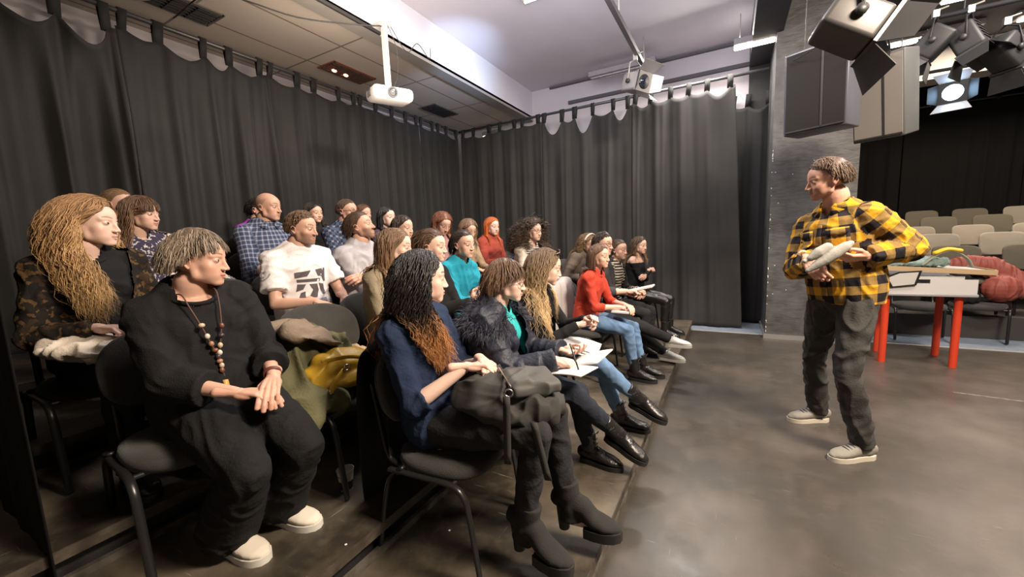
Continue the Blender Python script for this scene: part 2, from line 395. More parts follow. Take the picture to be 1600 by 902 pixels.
def hand_arrays(curl, vox=.0026, key=None, thumb=.5, spread=.06):
    k2 = ('hand', round(curl, 2), vox, thumb)
    if k2 in HEADS: return HEADS[k2]
    a = Acc(); kn = [(-.027, .088), (-.0085, .093), (.0105, .089), (.0275, .080)]
    ph = [(.042, .025, .021), (.046, .028, .022), (.042, .026, .021), (.033, .020, .019)]
    for i, ((x, y), L) in enumerate(zip(kn, ph)):
        a.tube([(x*.45, .0, 0), (x*.8, y*.5, .003), (x, y, .001)], [(.012, .011), (.0125, .0105), (.0108, .0105)], 10)
        p = np.array([x, y, 0.]); ang = 0; pts = [p]; sp = (-1.5+i)*spread
        cc = curl*(1+.12*(i-1))
        for l, b in zip(L, (.85, 1.05, .75)):
            ang += cc*b; p = p+l*np.array([math.sin(sp)*math.cos(ang), math.cos(sp)*math.cos(ang), -math.sin(ang)]); pts.append(p)
        rr = (.0098, .0088, .0080, .0066) if i < 3 else (.0085, .0076, .0070, .0058)
        a.tube(pts, rr, 10)
    a.ell((0, .050, -.003), (.036, .045, .014)); a.ell((-.020, .030, -.010), (.019, .034, .017)); a.ell((.022, .035, -.008), (.015, .036, .014))
    t = thumb
    a.tube([(-.018, .014, -.006), (-.040, .045, -.014-.012*t), (-.044+.012*t, .078, -.022-.020*t), (-.040+.026*t, .103, -.026-.028*t)], [.015, .0128, .0105, .0078], 10)
    a.tube([(0, -.065, 0), (0, -.02, 0), (0, .012, 0)], [(.027, .021), (.0255, .0185), (.029, .018)], 14)
    HEADS[k2] = remesh(a, vox, 3, .5)
    return HEADS[k2]
def ik(a, t, l1, l2, pole):
    a = np.asarray(a, float); t = np.asarray(t, float); d = t-a; D = np.linalg.norm(d); D2 = min(D, (l1+l2)*.995); u = d/D; t = a+u*D2
    x = (l1*l1-l2*l2+D2*D2)/(2*D2); h = math.sqrt(max(l1*l1-x*x, 0)); p = np.asarray(pole, float); p = nrm(p-u*(p@u))
    return a+u*x+p*h, t
def catmull(P, n):
    P = np.array(P, float); Q = np.concatenate([[2*P[0]-P[1]], P, [2*P[-1]-P[-2]]]); out = []
    for i in range(len(P)-1):
        for s in np.linspace(0, 1, n, endpoint=False):
            a, b, c, d = Q[i:i+4]; out.append(.5*((2*b)+(-a+c)*s+(2*a-5*b+4*c-d)*s*s+(-a+3*b-3*c+d)*s**3))
    out.append(P[-1]); return np.array(out)
def torso(acc, J, e=0, loose=0, top=1.03, bottom=-.10):
    """elliptical sections up the spine; e = cloth ease, loose = extra at the waist"""
    k = J['k']; fem = J['sex'] == 'f'; fat = J['fat']
    ts = [-.30, -.12, 0, .18, .38, .58, .76, .90, .985, 1.05]
    wd = [.150, .150, .160, .145, .125, .137, .150, .150, .105, .062] if fem else [.150, .150, .158, .150, .140, .155, .172, .172, .115, .068]
    dp = [.105, .105, .112, .102, .092, .102, .110, .098, .074, .058] if fem else [.105, .105, .112, .106, .102, .116, .124, .106, .080, .062]
    P, R = [], []
    for t, w, d in zip(ts, wd, dp):
        if t < bottom-.03 or t > top+.03: continue
        lo = loose*math.exp(-((t-.3)/.4)**2); f = 1+fat*math.exp(-((t-.3)/.5)**2)
        P.append(J['spine'](t)); R.append(((w*f+e+lo)*k, (d*(f+fat*.6*math.exp(-((t-.3)/.35)**2))+e+lo)*k))
    acc.tube(P, R, 26, up=J['B'][:, 1])
    if J['bust']:
        for s in (-1, 1):
            c = J['spine'](.68)+J['B'][:, 1]*(.062*k)+J['B'][:, 0]*s*.072*k
            acc.ell(c, (np.array([.060, .062, .065])*J['bust']+e)*k, J['B'])
def arm(acc, J, s, e=0, t1=1.0, tip=0):
    k = J['k']; S, E, H = J['sh'][s], J['el'][s], J['wr'][s]; m = 1.0 if J['sex'] == 'm' else .88
    inn = J['spine'](.82)+J['B'][:, 0]*s*.080*k; cap = 'round' if e == 0 else 'flat'
    up = [(inn, .058), (inn*.35+S*.65+np.array([0, 0, .004]), .054), (S*.88+E*.12, .050), (S*.5+E*.5, .043), (S*.2+E*.8, .038), (E, .037)]
    fo = [(E, .037), (E*.75+H*.25, .038), (E*.4+H*.6, .031), (H, .024)]
    if t1 < .5:
        q = S*(1-t1*2)+E*t1*2; up = [(p, r) for p, r in up[:3]]+[(q, .046)]
        P = [p for p, r in up]; Rr = [(r*m+e)*k for p, r in up]; Rr[-1] += tip*k; acc.tube(P, Rr, 16, cap='flat'); return
    acc.tube([p for p, r in up], [(r*m+e)*k for p, r in up], 16, cap='round')
    f = min(1, t1*2-1)
    if f > .04:
        T = np.array([0, .25, .6, 1.]); R = np.array([r for p, r in fo])*m+e; ts = [t for t in T if t < f-.02]+[f]
        acc.tube([E*(1-t)+H*t for t in ts], [(np.interp(t, T, R)+(tip if t == f else 0))*k for t in ts], 16, cap=cap)
        acc.ell(E, (.038*m+e)*k)
def leg(acc, J, s, e=0, t1=1.0, hem=0, knee=0):
    k = J['k']; Hh, K, A = J['hip'][s], J['kn'][s], J['an'][s]; m = 1 if J['sex'] == 'f' else 1.02; f = 1+J['fat']*.6
    th = [(0, .084*m*f+e), (.4, .078*m*f+e), (.8, .060*f+e), (1, .052+e+knee)]
    acc.tube([Hh*(1-t)+K*t for t, r in th], [r*k for t, r in th], 18)
    T = [0, .3, .6, .88, 1]; R = [.050+e+knee, .053+e+hem*.3, .046+e+hem*.65, .036+e+hem*.95, .034+e+hem]; f = (t1-.5)*2
    back = nrm(K-Hh)*-.012*k
    if f > .05:
        ts = [t for t in T if t < f-.02]+[min(1, f)]
        acc.tube([K*(1-t)+A*t+back*math.sin(t*3.1) for t in ts], [np.interp(t, T, R)*k for t in ts], 18, cap='round' if e == 0 else 'flat')
    acc.ell(K-nrm((Hh+A)/2-K)*-.004, (.054+e+knee)*k)
def bone_coords(co, J, parts):
    """cloth coordinates: around and along the nearest limb or the trunk"""
    k = J['k']; B = J['B']; best = np.full(len(co), 1e9); U = np.zeros((len(co), 3))
    segs = []
    if 'torso' in parts: segs.append((J['spine'](-.1), J['spine'](.92), .135*k, B[:, 1], .14))
    for s in (-1, 1):
        if 'arms' in parts: segs += [(J['sh'][s], J['el'][s], .048*k, B[:, 1], .06), (J['el'][s], J['wr'][s], .036*k, B[:, 1], .05)]
        if 'legs' in parts: segs += [(J['hip'][s], J['kn'][s], .075*k, B[:, 0], .09), (J['kn'][s], J['an'][s], .05*k, B[:, 0], .08)]
    off = 0
    for a, b, r, ref, ar in segs:
        d = b-a; L = np.linalg.norm(d); d = d/L; t = (co-a)@d; tc = np.clip(t, 0, L); pr = a+np.outer(tc, d)
        dist = np.linalg.norm(co-pr, axis=1)-r; x = nrm(np.cross(d, ref)); y = np.cross(x, d); v = co-pr; an = np.arctan2(v@y, v@x)
        m = dist < best; best[m] = dist[m]; U[m, 0] = an[m]*ar; U[m, 1] = t[m]; U[m, 2] = L
    return U
def garment(name, acc, J, m, parent, vox, parts, fold=.004, seed=0, cutfn=None, attr=True, smooth=4, push=None):
    co, q, t = remesh(acc, vox, smooth)
    n = vnorm(co, q); k = J['k']; disp = np.zeros(len(co))
    if fold:
        disp += fold*.55*wob(co, 9, seed)*wob(co, 5, seed+1)
        js = []
        for s in (-1, 1):
            if 'arms' in parts: js += [(J['el'][s], .10), (J['sh'][s]-np.array([0, 0, .06]), .11)]
            if 'legs' in parts: js += [(J['kn'][s], .12), (J['hip'][s], .12), (J['an'][s], .12)]
        if 'torso' in parts: js += [(J['spine'](.25), .17)]
        for i, (c, r) in enumerate(js):
            d = co-c; w = np.exp(-(d*d).sum(1)/r**2); ax = nrm(np.random.RandomState(seed+i).normal(size=3)*.5+np.array([0, 0, 1.]))
            ph = (d@ax)*6.283/.075+4.5*wob(co, 5, seed+i+9); disp += w*fold*.9*(1-np.abs(np.sin(ph*.5))*2+.3)*(.4+.6*wob(co, 8, seed+i+30))
        disp += fold*.5*(1-2*np.abs(np.sin(wob(co, 4.5, seed+5)*4)))
    co = co+n*disp[:, None]
    if push is not None: co = push(co)
    uv = bone_coords(co, J, parts) if attr else None
    if cutfn is not None:
        keep = ~cutfn(co[q].mean(1)); q = q[keep]
    o = obj(name, build_mesh(name, co, q), m, parent)
    if attr: set_attr(o.data, 'cloth', uv)
    o.data.transform(Matrix.Translation(-Vector([float(x) for x in J['org']])))
    return o

# ---- hair
def hair(J, S, parent, det):
    H = S['hair']; M, c, k, org = J['M'], J['hc'], J['hk'], J['org']; rg = np.random.RandomState(S['seed'])
    m = mat('hair_strands', (.5, .4, .3), .42, attr='Col', spec=.45, sheen=.1)
    vol = H.get('vol', .05); hl = H.get('hl', 0); Ls = H.get('len', .1); n = int(H.get('n', 300)*(5.6, 2.6, 1.4)[2-det]); st = H.get('style', 'down')
    c0, c1 = np.array(H['c0']), np.array(H.get('c1', H['c0'])); part = H.get('part', .2)
    V, Q, Cc = [], [], []
    # close-lying cap
    if not H.get('nocap'):
        us = np.linspace(-1, 1, 61); ph = np.arange(72)/72*2*math.pi; P = []
        z = np.cos(np.linspace(0, math.pi*.80, 40)); 
        d = np.array([[math.sqrt(max(1-zz*zz, 0))*math.cos(b), math.sqrt(max(1-zz*zz, 0))*math.sin(b), zz] for zz in z for b in ph])
        thr = scalp_thr(d[:, 1], hl)+H.get('capup', .03); ok = d[:, 2] > thr
        if H.get('baldtop'): ok &= d[:, 2] < .55
        fade = np.clip((d[:, 2]-thr)/.55, 0, 1)**.7
        rr = 1+(.012+vol*.85*fade)*(1+.35*wob(d, 1.6, S['seed']))+.012*np.abs(np.sin(np.arctan2(d[:, 0]-part*.5, d[:, 1]+.3)*22))*(vol > .03)
        p = (C0+d*RH*rr[:, None])
        i, j = np.meshgrid(np.arange(39), np.arange(72), indexing='ij'); i, j = i.ravel(), j.ravel(); j2 = (j+1) % 72
        q = np.stack([i*72+j, (i+1)*72+j, (i+1)*72+j2, i*72+j2], 1); q = q[ok[q].all(1)]
        V.append(p@M.T*k+c); Q.append(q); nb = len(p)
        vv = .78+.22*np.sin(np.arctan2(d[:, 0]-part*.5, d[:, 1]+.3)*40+wob(d, 2, 3)*4); Cc.append(np.clip(c0*vv[:, None], 0, 1))
    else: nb = 0
    # locks
    if Ls > 0:
        ns = 18 if Ls > .15 else 9
        d = rg.normal(size=(n*8, 3)); d /= np.linalg.norm(d, axis=1)[:, None]
        ok = on_scalp(d, hl)
        if H.get('baldtop'): ok &= d[:, 2] < .5
        if H.get('bangs'): pass
        d = d[ok][:n]; n = len(d); e = 1.012+vol*rg.uniform(.3, 1.05, n)*np.clip((d[:, 2]-scalp_thr(d[:, 1], hl))/.55+.08, 0, 1)**.7; q = C0+d*RH*e[:, None]
        side = np.sign(d[:, 0]-part*.45); side[side == 0] = 1
        g = M.T@np.array([0, 0, -1.])          # gravity in head frame
        if st == 'back' or st == 'bun': dirv = np.tile(np.array([0, -1., .05]), (n, 1)); dirv[:, 0] = -d[:, 0]*.3
        elif st == 'short': dirv = np.stack([side*.5, np.where(d[:, 2] > .55, H.get('fwd', .3), -.55), np.full(n, -.5)], 1)
        elif st == 'up': dirv = d*1.0+np.array([0, .25, .3])
        else: dirv = np.stack([side*.95, -.55+0*side, -.1+0*side], 1)
        if H.get('bangs'):
            b = (d[:, 1] > .35) & (np.abs(d[:, 0]) < .75); dirv[b] = np.stack([side[b]*H.get('bside', .25), np.full(b.sum(), .7), np.full(b.sum(), -.4)], 1)
        else: b = np.zeros(n, bool)
        if H.get('quiff'): qf = d[:, 1] > .15; dirv[qf] = d[qf]*H['quiff']+np.stack([side[qf]*.5, np.full(qf.sum(), -.35), np.full(qf.sum(), .25)], 1)
        L = Ls*rg.uniform(.72, 1.05, n)*k**0
        if H.get('bangs'): L[b] = rg.uniform(.7, 1.0, b.sum())*H.get('bl', .105)
        if Ls < .17 and st == 'short': L = np.where(b, L, L*np.clip((d[:, 2]-scalp_thr(d[:, 1], hl))/.55+.25, .33, 1))
        if H.get('front'):       # length limit for front locks
            f = d[:, 1] > .5; L[f] *= H['front']
        ds = (L/ns)[:, None]; path = [q.copy()]; stiff = H.get('stiff', .0)
        CAP = []
        for (a_, b_, r_) in J['coll']: CAP.append(((a_-c)@M/k, (b_-c)@M/k, r_/k))
        for stp in range(ns):
            dirv /= np.linalg.norm(dirv, axis=1)[:, None]
            q2 = q+dirv*ds/k
            v = (q2-C0)/RH; l = np.linalg.norm(v, axis=1); lim = e*1.0
            ins = l < lim; q2[ins] = C0+(v[ins]/l[ins, None]*lim[ins, None])*RH
            if not H.get('faceok'):
                yl = np.interp(q2[:, 2], [-.20, -.13, .02, .075, .10], [.2, -.004, .002, .072, .2]) if Ls > .17 else np.interp(q2[:, 2], [-.05, -.01, .03, .07, .10], [.004, .022, .045, .078, .2]); bb = b & (q2[:, 2] > .012) if Ls < .17 else b & (q2[:, 2] > .02)
                fx = (q2[:, 1] > yl) & ~bb & (q2[:, 2] > -.16); q2[fx, 1] = np.maximum(yl[fx], q2[fx, 1]-.02)
                sx = np.sign(q2[:, 0]); sx[sx == 0] = 1; ax = np.abs(q2[:, 0]); inn = fx & (ax < .072) & (q2[:, 2] < .06) & (Ls > .17); q2[inn, 0] = (sx*np.minimum(ax+.012, .076))[inn]
            for (a_, b_, r_) in CAP:
                ab = b_-a_; t = np.clip(((q2-a_)@ab)/(ab@ab), 0, 1); pr = a_+t[:, None]*ab; vv = q2-pr; ll = np.linalg.norm(vv, axis=1); rr = r_+.006*rg.uniform(0, 2.5, n)
                i_ = ll < rr; q2[i_] = pr[i_]+vv[i_]/ll[i_, None]*rr[i_, None]
            nd = q2-q; nd /= np.maximum(np.linalg.norm(nd, axis=1), 1e-9)[:, None]
            gw = H.get('grav', .35 if Ls > .17 else .26)*(1-stiff); dirv = nd*(1-gw)+g*gw
            if H.get('pull') is not None: lo = q2[:, 2] < H.get('pullz', -.10); dirv[lo] += np.array(H['pull'])*(1 if H.get('pullall') else (np.sign(q2[lo, 0])[:, None] == H.get('pullside', 1)))
            if st in ('back', 'bun') and stp < ns*.8 and st == 'bun': dirv = nd+np.array([0, -.2, .08])
            dirv += rg.normal(size=(n, 3))*H.get('mess', .05)
            q = q2; path.append(q.copy())
        path = np.array(path).transpose(1, 0, 2)          # n, ns+1, 3
        s = np.linspace(0, 1, ns+1); wave = H.get('wave', 0)
        if wave:
            cl = np.floor(np.arctan2(d[:, 0], d[:, 1])*H.get('clump', 7)); fr = H.get('wf', 3.)
            ph = (cl*2.4)[:, None]+fr*6.283*(s*L[:, None]/.3)+rg.uniform(-.5, .5, n)[:, None]
            amp = wave*np.clip(s*L[:, None]/.10-.2, 0, 1)
            rad = path-C0; rad[..., 2] *= .2; rad /= np.linalg.norm(rad, axis=2)[..., None]
            tan = np.cross(rad, np.array([0, 0, 1.])); path = path+tan*(amp*np.sin(ph))[..., None]+rad*(amp*.8*(1+np.cos(ph)))[..., None]
        W_ = path@M.T*k+c
        sides = 4; r0 = H.get('r', (.0027, .0021, .00145)[det])*k; rp = r0*(np.interp(s, [0, .12, .7, 1], [.6, 1, .85, .15]))
        T = np.gradient(W_, axis=1); T /= np.maximum(np.linalg.norm(T, axis=2), 1e-9)[..., None]
        hcw = M@C0*k+c; outw = W_-hcw; outw /= np.linalg.norm(outw, axis=2)[..., None]
        A = np.cross(T, outw); A /= np.maximum(np.linalg.norm(A, axis=2), 1e-6)[..., None]; Bn = np.cross(A, T)
        an = np.arange(sides)*2*math.pi/sides; flat = H.get('flat', 1.7)
        VV = W_[:, :, None, :]+(A[:, :, None, :]*np.cos(an)[None, None, :, None]*flat+Bn[:, :, None, :]*np.sin(an)[None, None, :, None]*.6)*rp[None, :, None, None]
        VV = VV.reshape(-1, 3); i, j, kk = np.meshgrid(np.arange(n), np.arange(ns), np.arange(sides), indexing='ij'); i, j, kk = i.ravel(), j.ravel(), kk.ravel(); k2 = (kk+1) % sides
        base = i*(ns+1)*sides; q = np.stack([base+j*sides+kk, base+j*sides+k2, base+(j+1)*sides+k2, base+(j+1)*sides+kk], 1)+nb
        lv = rg.uniform(1-H.get('cvar', .3), 1+H.get('cvar', .3), n)
        tt = np.clip((s*L[:, None]-H.get('g0', .1))/(H.get('g1', .3)-H.get('g0', .1)+1e-6), 0, 1)
        cc = c0*(1-tt[..., None])+c1*tt[..., None]; cc = cc*lv[:, None, None]; cc = np.repeat(cc[:, :, None, :], sides, 2).reshape(-1, 3)
        V.append(VV); Q.append(q); Cc.append(np.clip(cc, 0, 1))
    a = Acc()
    if not V: return
    VA = np.concatenate(V); QA = np.concatenate(Q)
    o = obj('hair', build_mesh('hair', VA, QA), m, parent, org); set_attr(o.data, 'Col', np.concatenate(Cc))
    if st == 'bun':
        b = Acc(); cc = np.array(H.get('bunpos', (0, -.135, .03)))
        for i in range(9):
            th = rg.uniform(0, 6.28, 1)[0]; ax = nrm(rg.normal(size=3)); u = nrm(np.cross(ax, (0, 1, .3))); v = np.cross(ax, u)
            b.tube([(cc+.026*(u*math.cos(t)+v*math.sin(t)))@M.T*k+c for t in np.linspace(0, 6.28, 14)], .010*k, 6)
        ob = obj('hair_bun', b, m, parent, org); set_attr(ob.data, 'Col', np.tile(c0, (len(ob.data.vertices), 1)))

# ---- shoes. local: ankle centre above heel, x right, y toe, z up from the sole
def shoe(J, s, spec, parent, det):
    kind = spec['kind']; k = J['k']; org = J['org']; A = J['an'][s]; yaw, pit = J['footdir'][s]; F = frame(yaw, pit)
    fh = J['fh']
    def W(p): return np.asarray(p)@F.T*k+A
    heel = spec.get('heel', 0); z0 = -fh/k
    vox = .005 if det else .007
    a = Acc()
    # upper as stations along the foot
    top = {'sneaker': .045, 'slip': .035, 'boot': .10, 'heel': .11}[kind]
    ys = [-.055, -.03, 0, .045, .09, .135, .165, .185]
    wx = [.026, .033, .034, .036, .042, .043, .036, .022]
    hz = [.070, .080, .088, .078, .058, .046, .038, .026]
    P, R = [], []
    for y, w, h in zip(ys, wx, hz):
        hh = h*(1.12 if kind in ('boot', 'heel') else 1.0 if kind == 'sneaker' else .85)
        if kind == 'slip' and y < .09: hh = .062 if y < 0 else .05
        base = z0+.018+heel*np.interp(y, [-.06, .05, .10], [1, .55, .08])
        P.append((0, y, base+hh/2)); R.append((w*1.08, hh/2))
    a.tube([W(p) for p in P], [(r[0]*k, r[1]*k) for r in R], 20, up=F[:, 2])
    K = J['kn'][s]; up = nrm(K-A)
    if kind in ('boot', 'heel'):
        sh = spec.get('shaft', .13); a.tube([A-up*.03, A+up*sh*.5, A+up*sh], [(.040*k, .050*k), (.042*k, .048*k), (.046*k, .050*k)], 20, up=F[:, 1], cap='flat')
    elif kind == 'sneaker':
        a.tube([W((0, -.01, -.04)), W((0, -.012, .005))], [(.036*k, .050*k), (.036*k, .048*k)], 18, up=F[:, 1], cap='flat')
    co, q, t = remesh(a, vox, 4)
    if kind in ('boot', 'heel'):
        n = vnorm(co, q); co += n*(.0025*wob(co, 14, 4))[:, None]
    root = obj('shoe' if kind != 'boot' and kind != 'heel' else 'boot', build_mesh('shoe', co, q), spec['mat'], parent, org)
    b = Acc()
    def sole_ring(ylist, wlist, z, thick):
        ang = []
        pts = [(w*1.12, y) for y, w in zip(ylist, wlist)]; full = pts+[(-x, y) for x, y in pts[::-1]]
        return full
    poly = [(0, -.066), (.024, -.060), (.037, -.035), (.037, .01), (.040, .05), (.047, .09), (.048, .135), (.040, .17), (.022, .195), (0, .202)]
    poly = poly+[(-x, y) for x, y in poly[-2:0:-1]]
    if heel:
        fr = [(x, max(y, .055)) for x, y in poly]
        for lay, gz in ((fr, .018+spec.get('plat', .0)),): b.prism([(x*k, y*k) for x, y in lay], F[:, 0], F[:, 1], W((0, 0, z0)), F[:, 2]*gz*k)
        hb = [(.030*math.cos(t), -.030+.030*math.sin(t)) for t in np.linspace(0, 6.28, 14)[:-1]]
        b.tube([W((0, -.028, z0)), W((0, -.030, z0+heel*.5)), W((0, -.028, z0+heel+.03))], [(.022*k, .022*k), (.023*k, .024*k), (.032*k, .032*k)], 14, up=F[:, 1], cap='flat')
    else:
        th = spec.get('sole', .026)
        b.prism([(x*k, y*k) for x, y in poly], F[:, 0], F[:, 1], W((0, 0, z0)), F[:, 2]*th*k)
    so = obj('sole', b, spec['sole_mat'], root, None, smooth=True, flat_angle=.9)
    so.data.transform(Matrix.Translation(-Vector([float(x) for x in org])))
    if kind in ('sneaker', 'boot') and det is not None:
        l = Acc(); n = 5 if kind == 'sneaker' else 7
        for i in range(n):
            if kind == 'sneaker': y = .035+.018*i; z = z0+.018+np.interp(y, ys, hz)+.003
            else:
                if i < 4: y = .04+.018*i; z = z0+.018+np.interp(y, ys, hz)*1.12+.003
                else: y = .050-(i-4)*.001; z = z0+.11+.028*(i-3)
            if kind == 'boot' and i >= 4:
                pc = A+up*(.03+.03*(i-4))+F[:, 1]*.051*k; l.tube([pc-F[:, 0]*.022*k-up*.004, pc+F[:, 1]*.004, pc+F[:, 0]*.022*k+up*.004], .0024*k, 5)
            else: l.tube([W((-.022, y, z-.006)), W((0, y+.004, z+.002)), W((.022, y, z-.006))], .0024*k, 5)
        pc = l.V and W((0, .035, z0+.018+.088)) if kind == 'sneaker' else A+up*.12+F[:, 1]*.052*k
        for sg in (-1, 1): l.tube(catmull([pc, pc+F[:, 0]*sg*.025*k+F[:, 2]*.012*k+F[:, 1]*.01, pc+F[:, 0]*sg*.04*k-F[:, 2]*.01*k, pc+F[:, 0]*sg*.012*k], 4), .0022*k, 5)
        ol = obj('laces', l, spec['lace_mat'], root); ol.data.transform(Matrix.Translation(-Vector([float(x) for x in org])))
    return root

def person(label, S, group=None):
    """one seated or standing figure: body, eyes, hair and clothing"""
    k = S.get('k', 1.0); sex = S['sex']; det = S.get('det', 0); fat = S.get('fat', 0)
    hc = np.array(S['hc'], float); Bz = frame(S['yaw'], S.get('lean', 0)*0); pel = np.array(S['pel'], float)
    M = frame(*S['hrot']); S.setdefault('head', sex); S.setdefault('seed', 1)
    hk = S.get('hk', 1.0 if sex == 'm' else .96); org = np.array([pel[0], pel[1], S['fz']])
    root = empty('person', org, 0, label, 'person', group)
    # neck root below and behind the head
    F = M[:, 1]; Fh = nrm([F[0], F[1], 0]); Bf = Bz[:, 1]
    neck = hc+M[:, 2]*(-.115*hk)-F*.040*hk; nb = np.array(S['nb'], float) if 'nb' in S else neck+np.array([0, 0, S.get('nbz', -.045)*k])-Bf*.026*k
    up = nrm(nb-pel); Rt = nrm(np.cross(Bf, up)); Ff = np.cross(up, Rt); B = np.stack([Rt, Ff, up], 1)
    ctrl = (pel+nb)/2-Ff*S.get('slouch', .03)
    def spine(t): return (1-t)**2*pel+2*t*(1-t)*(ctrl*1.0)+t*t*nb if 0 <= t <= 1 else (pel+(pel-ctrl)*2*(-t) if t < 0 else nb+(neck-nb)*((t-1)*4))
    J = dict(k=k, sex=sex, fat=fat, bust=S.get('bust', .85 if sex == 'f' else 0), B=B, spine=spine, M=M, hc=hc, hk=hk, org=org, sh={}, el={}, wr={}, hip={}, kn={}, an={}, footdir={}, fh=.075*k)
    sw = S.get('sw', .146 if sex == 'f' else .172)*k
    for s, nm in ((-1, 'L'), (1, 'R')):
        J['sh'][s] = spine(.905)+B[:, 0]*s*sw+Ff*S.get('shfwd', .01)+np.array([0, 0, S.get('shr', 0)*s])
        ht = S['h'+nm]; wr = np.array(ht['p'], float); pole = ht.get('pole', -Ff*.3+B[:, 0]*s*.6+np.array([0, 0, -1.]))
        if isinstance(pole, tuple): pole = B@np.array(pole)
        if 'el' in ht: J['el'][s] = np.array(ht['el']); J['wr'][s] = J['el'][s]+nrm(wr-J['el'][s])*.25*k
        else: J['el'][s], J['wr'][s] = ik(J['sh'][s], wr, .285*k, .25*k, pole)
        J['hip'][s] = pel+B[:, 0]*s*.088*k+Ff*.02
        ft = S['f'+nm]; a = np.array(ft['p'], float)+np.array([0, 0, J['fh']+ft.get('heel', 0)]); pole = ft.get('pole', Bf+np.array([0, 0, .8]))
        if isinstance(pole, tuple): pole = Bz@np.array(pole)
        J['kn'][s], J['an'][s] = ik(J['hip'][s], a, S.get('thigh', .43)*k, S.get('shin', .41)*k, pole)
        J['footdir'][s] = (ft.get('yaw', S['yaw']), ft.get('pitch', 0))
    J['coll'] = [(J['sh'][-1], J['sh'][1], .072*k+.01), (spine(.9), neck, .062*k), (spine(.35), spine(.86), .135*k)]
    J['coll'] += [(J['sh'][s], J['el'][s], .06*k) for s in (-1, 1)]
    vb = (.0075, .0075, .006)[det]
    # body: one mesh (trunk, limbs, neck, head, hands)
    a = Acc(); torso(a, J, 0)
    a.tube([nb-up*.02, nb*.5+neck*.5, neck+M[:, 2]*.02], [(.056*k if sex == 'f' else .064*k)]*3, 18)
    for s in (-1, 1):
        a.tube([spine(1.0), J['sh'][s]*.55+spine(1.0)*.45+up*.012, J['sh'][s]], [.046*k, .044*k, .050*k], 12)
        arm(a, J, s); leg(a, J, s, -.013); Fd = frame(*J['footdir'][s]); A = J['an'][s]
        a.tube([A-Fd[:, 1]*.03-Fd[:, 2]*.03, A+Fd[:, 1]*.05-Fd[:, 2]*.035, A+Fd[:, 1]*.13-Fd[:, 2]*.05], [.024*k, .022*k, .016*k], 10)
    co, q, t = remesh(a, vb, 4); cols = np.tile(np.array(S['skin']), (len(co), 1))
    hv, hq, _ = head_template(S['head'], (.0042, .0034, .0026)[det])
    co2 = hv*hk@M.T+hc; cc = head_colors(hv, S, None)
    parts = [(co, q, cols), (co2, hq, cc)]
    for s, nm in ((-1, 'L'), (1, 'R')):
        ht = S['h'+nm]
        if ht.get('none'): continue
        hv2, hq2, _ = hand_arrays(ht.get('curl', .55), .0034 if det == 0 else .0026, thumb=ht.get('thumb', .5))
        fd = nrm(ht['d']) if 'd' in ht else nrm(J['wr'][s]-J['el'][s]); nn = np.array(ht.get('n', (0, 0, 1.)), float)
        xr = nrm(np.cross(fd, nn)); nz = np.cross(xr, fd); hM = np.stack([xr, fd, nz], 1); h2 = hv2.copy()
        hq3 = hq2
        if s < 0: h2[:, 0] *= -1; hq3 = hq2[:, ::-1]
        kh = k*(1.0 if sex == 'm' else .93)*ht.get('k', 1); hc2 = np.tile(np.array(S['skin'])*np.array([1, .93, .92]), (len(h2), 1))
        parts.append((h2*kh@hM.T+J['wr'][s], hq3, hc2)); J.setdefault('hM', {})[s] = hM
    off = 0; CV, CQ, CC = [], [], []
    for v_, q_, c_ in parts: CV.append(v_); CQ.append(q_+off); CC.append(c_); off += len(v_)
    bo = obj('body', build_mesh('body', np.concatenate(CV), np.concatenate(CQ)), SKINM, root, org); set_attr(bo.data, 'Col', np.concatenate(CC))
    eyes_mesh(hk, M, hc, hk, S, org, root)
    if S['hair'].get('len', 0) > 0 or not S['hair'].get('nocap'): hair(J, S, root, det)
    vg = (.0105, .009, .0068)[det]
    # upper garment
    tp = S['top']; a = Acc(); e = tp.get('e', .012); torso(a, J, e, tp.get('loose', .012), top=tp.get('topt', 1.0), bottom=tp.get('bot', -.06))
    for s in (-1, 1):
        if tp.get('topt', 1.0) > .95: a.tube([spine(.99), J['sh'][s]*.55+spine(.99)*.45+up*.006, J['sh'][s]], [(.040*k+e), (.042*k+e), (.052*k+e)], 12)
        arm(a, J, s, e+tp.get('sl_e', 0), tp.get('sleeve', 1.0)*.985, tip=tp.get('tip', 0))
    cutfn = None
    v = tp.get('vneck')
    if v:
        def cutfn(c):
            d = (c-spine(1.0)); x = abs(d@B[:, 0]); z = d@B[:, 2]; y = d@B[:, 1]
            return (y > .0) & (x < (z+v*k)*.48) & (z > -v*k)
    elif not tp.get('offsh'):
        rx, ry, dp_ = tp.get('neckcut', (.060, .062, .022))
        def cutfn(c):
            d = (c-(nb*.8+neck*.2)); x = d@B[:, 0]; y = d@B[:, 1]-.006*k; z = d@B[:, 2]
            if tp.get('hemcut') is not None:
                return ((x/(rx*k))**2+(y/((ry+.5*dp_*(y > 0))*k))**2 < 1) & (z > -(.045+dp_)*k) | (c[:, 2] < pel[2]+tp['hemcut']+.008*np.sin(((c-pel)@B[:, 0])*30))
            return ((x/(rx*k))**2+(y/((ry+.5*dp_*(y > 0))*k))**2 < 1) & (z > -(.045+dp_)*k)
    if tp.get('offsh'):
        def cutfn(c):
            d = (c-J['sh'][1]); z = d@B[:, 2]; return z > -.03*k
    if tp.get('sleeveless'):
        pass
    top = garment(tp.get('name', 'shirt'), a, J, tp['mat'], root, vg, ('torso', 'arms'), tp.get('fold', .005), S['seed'], cutfn)
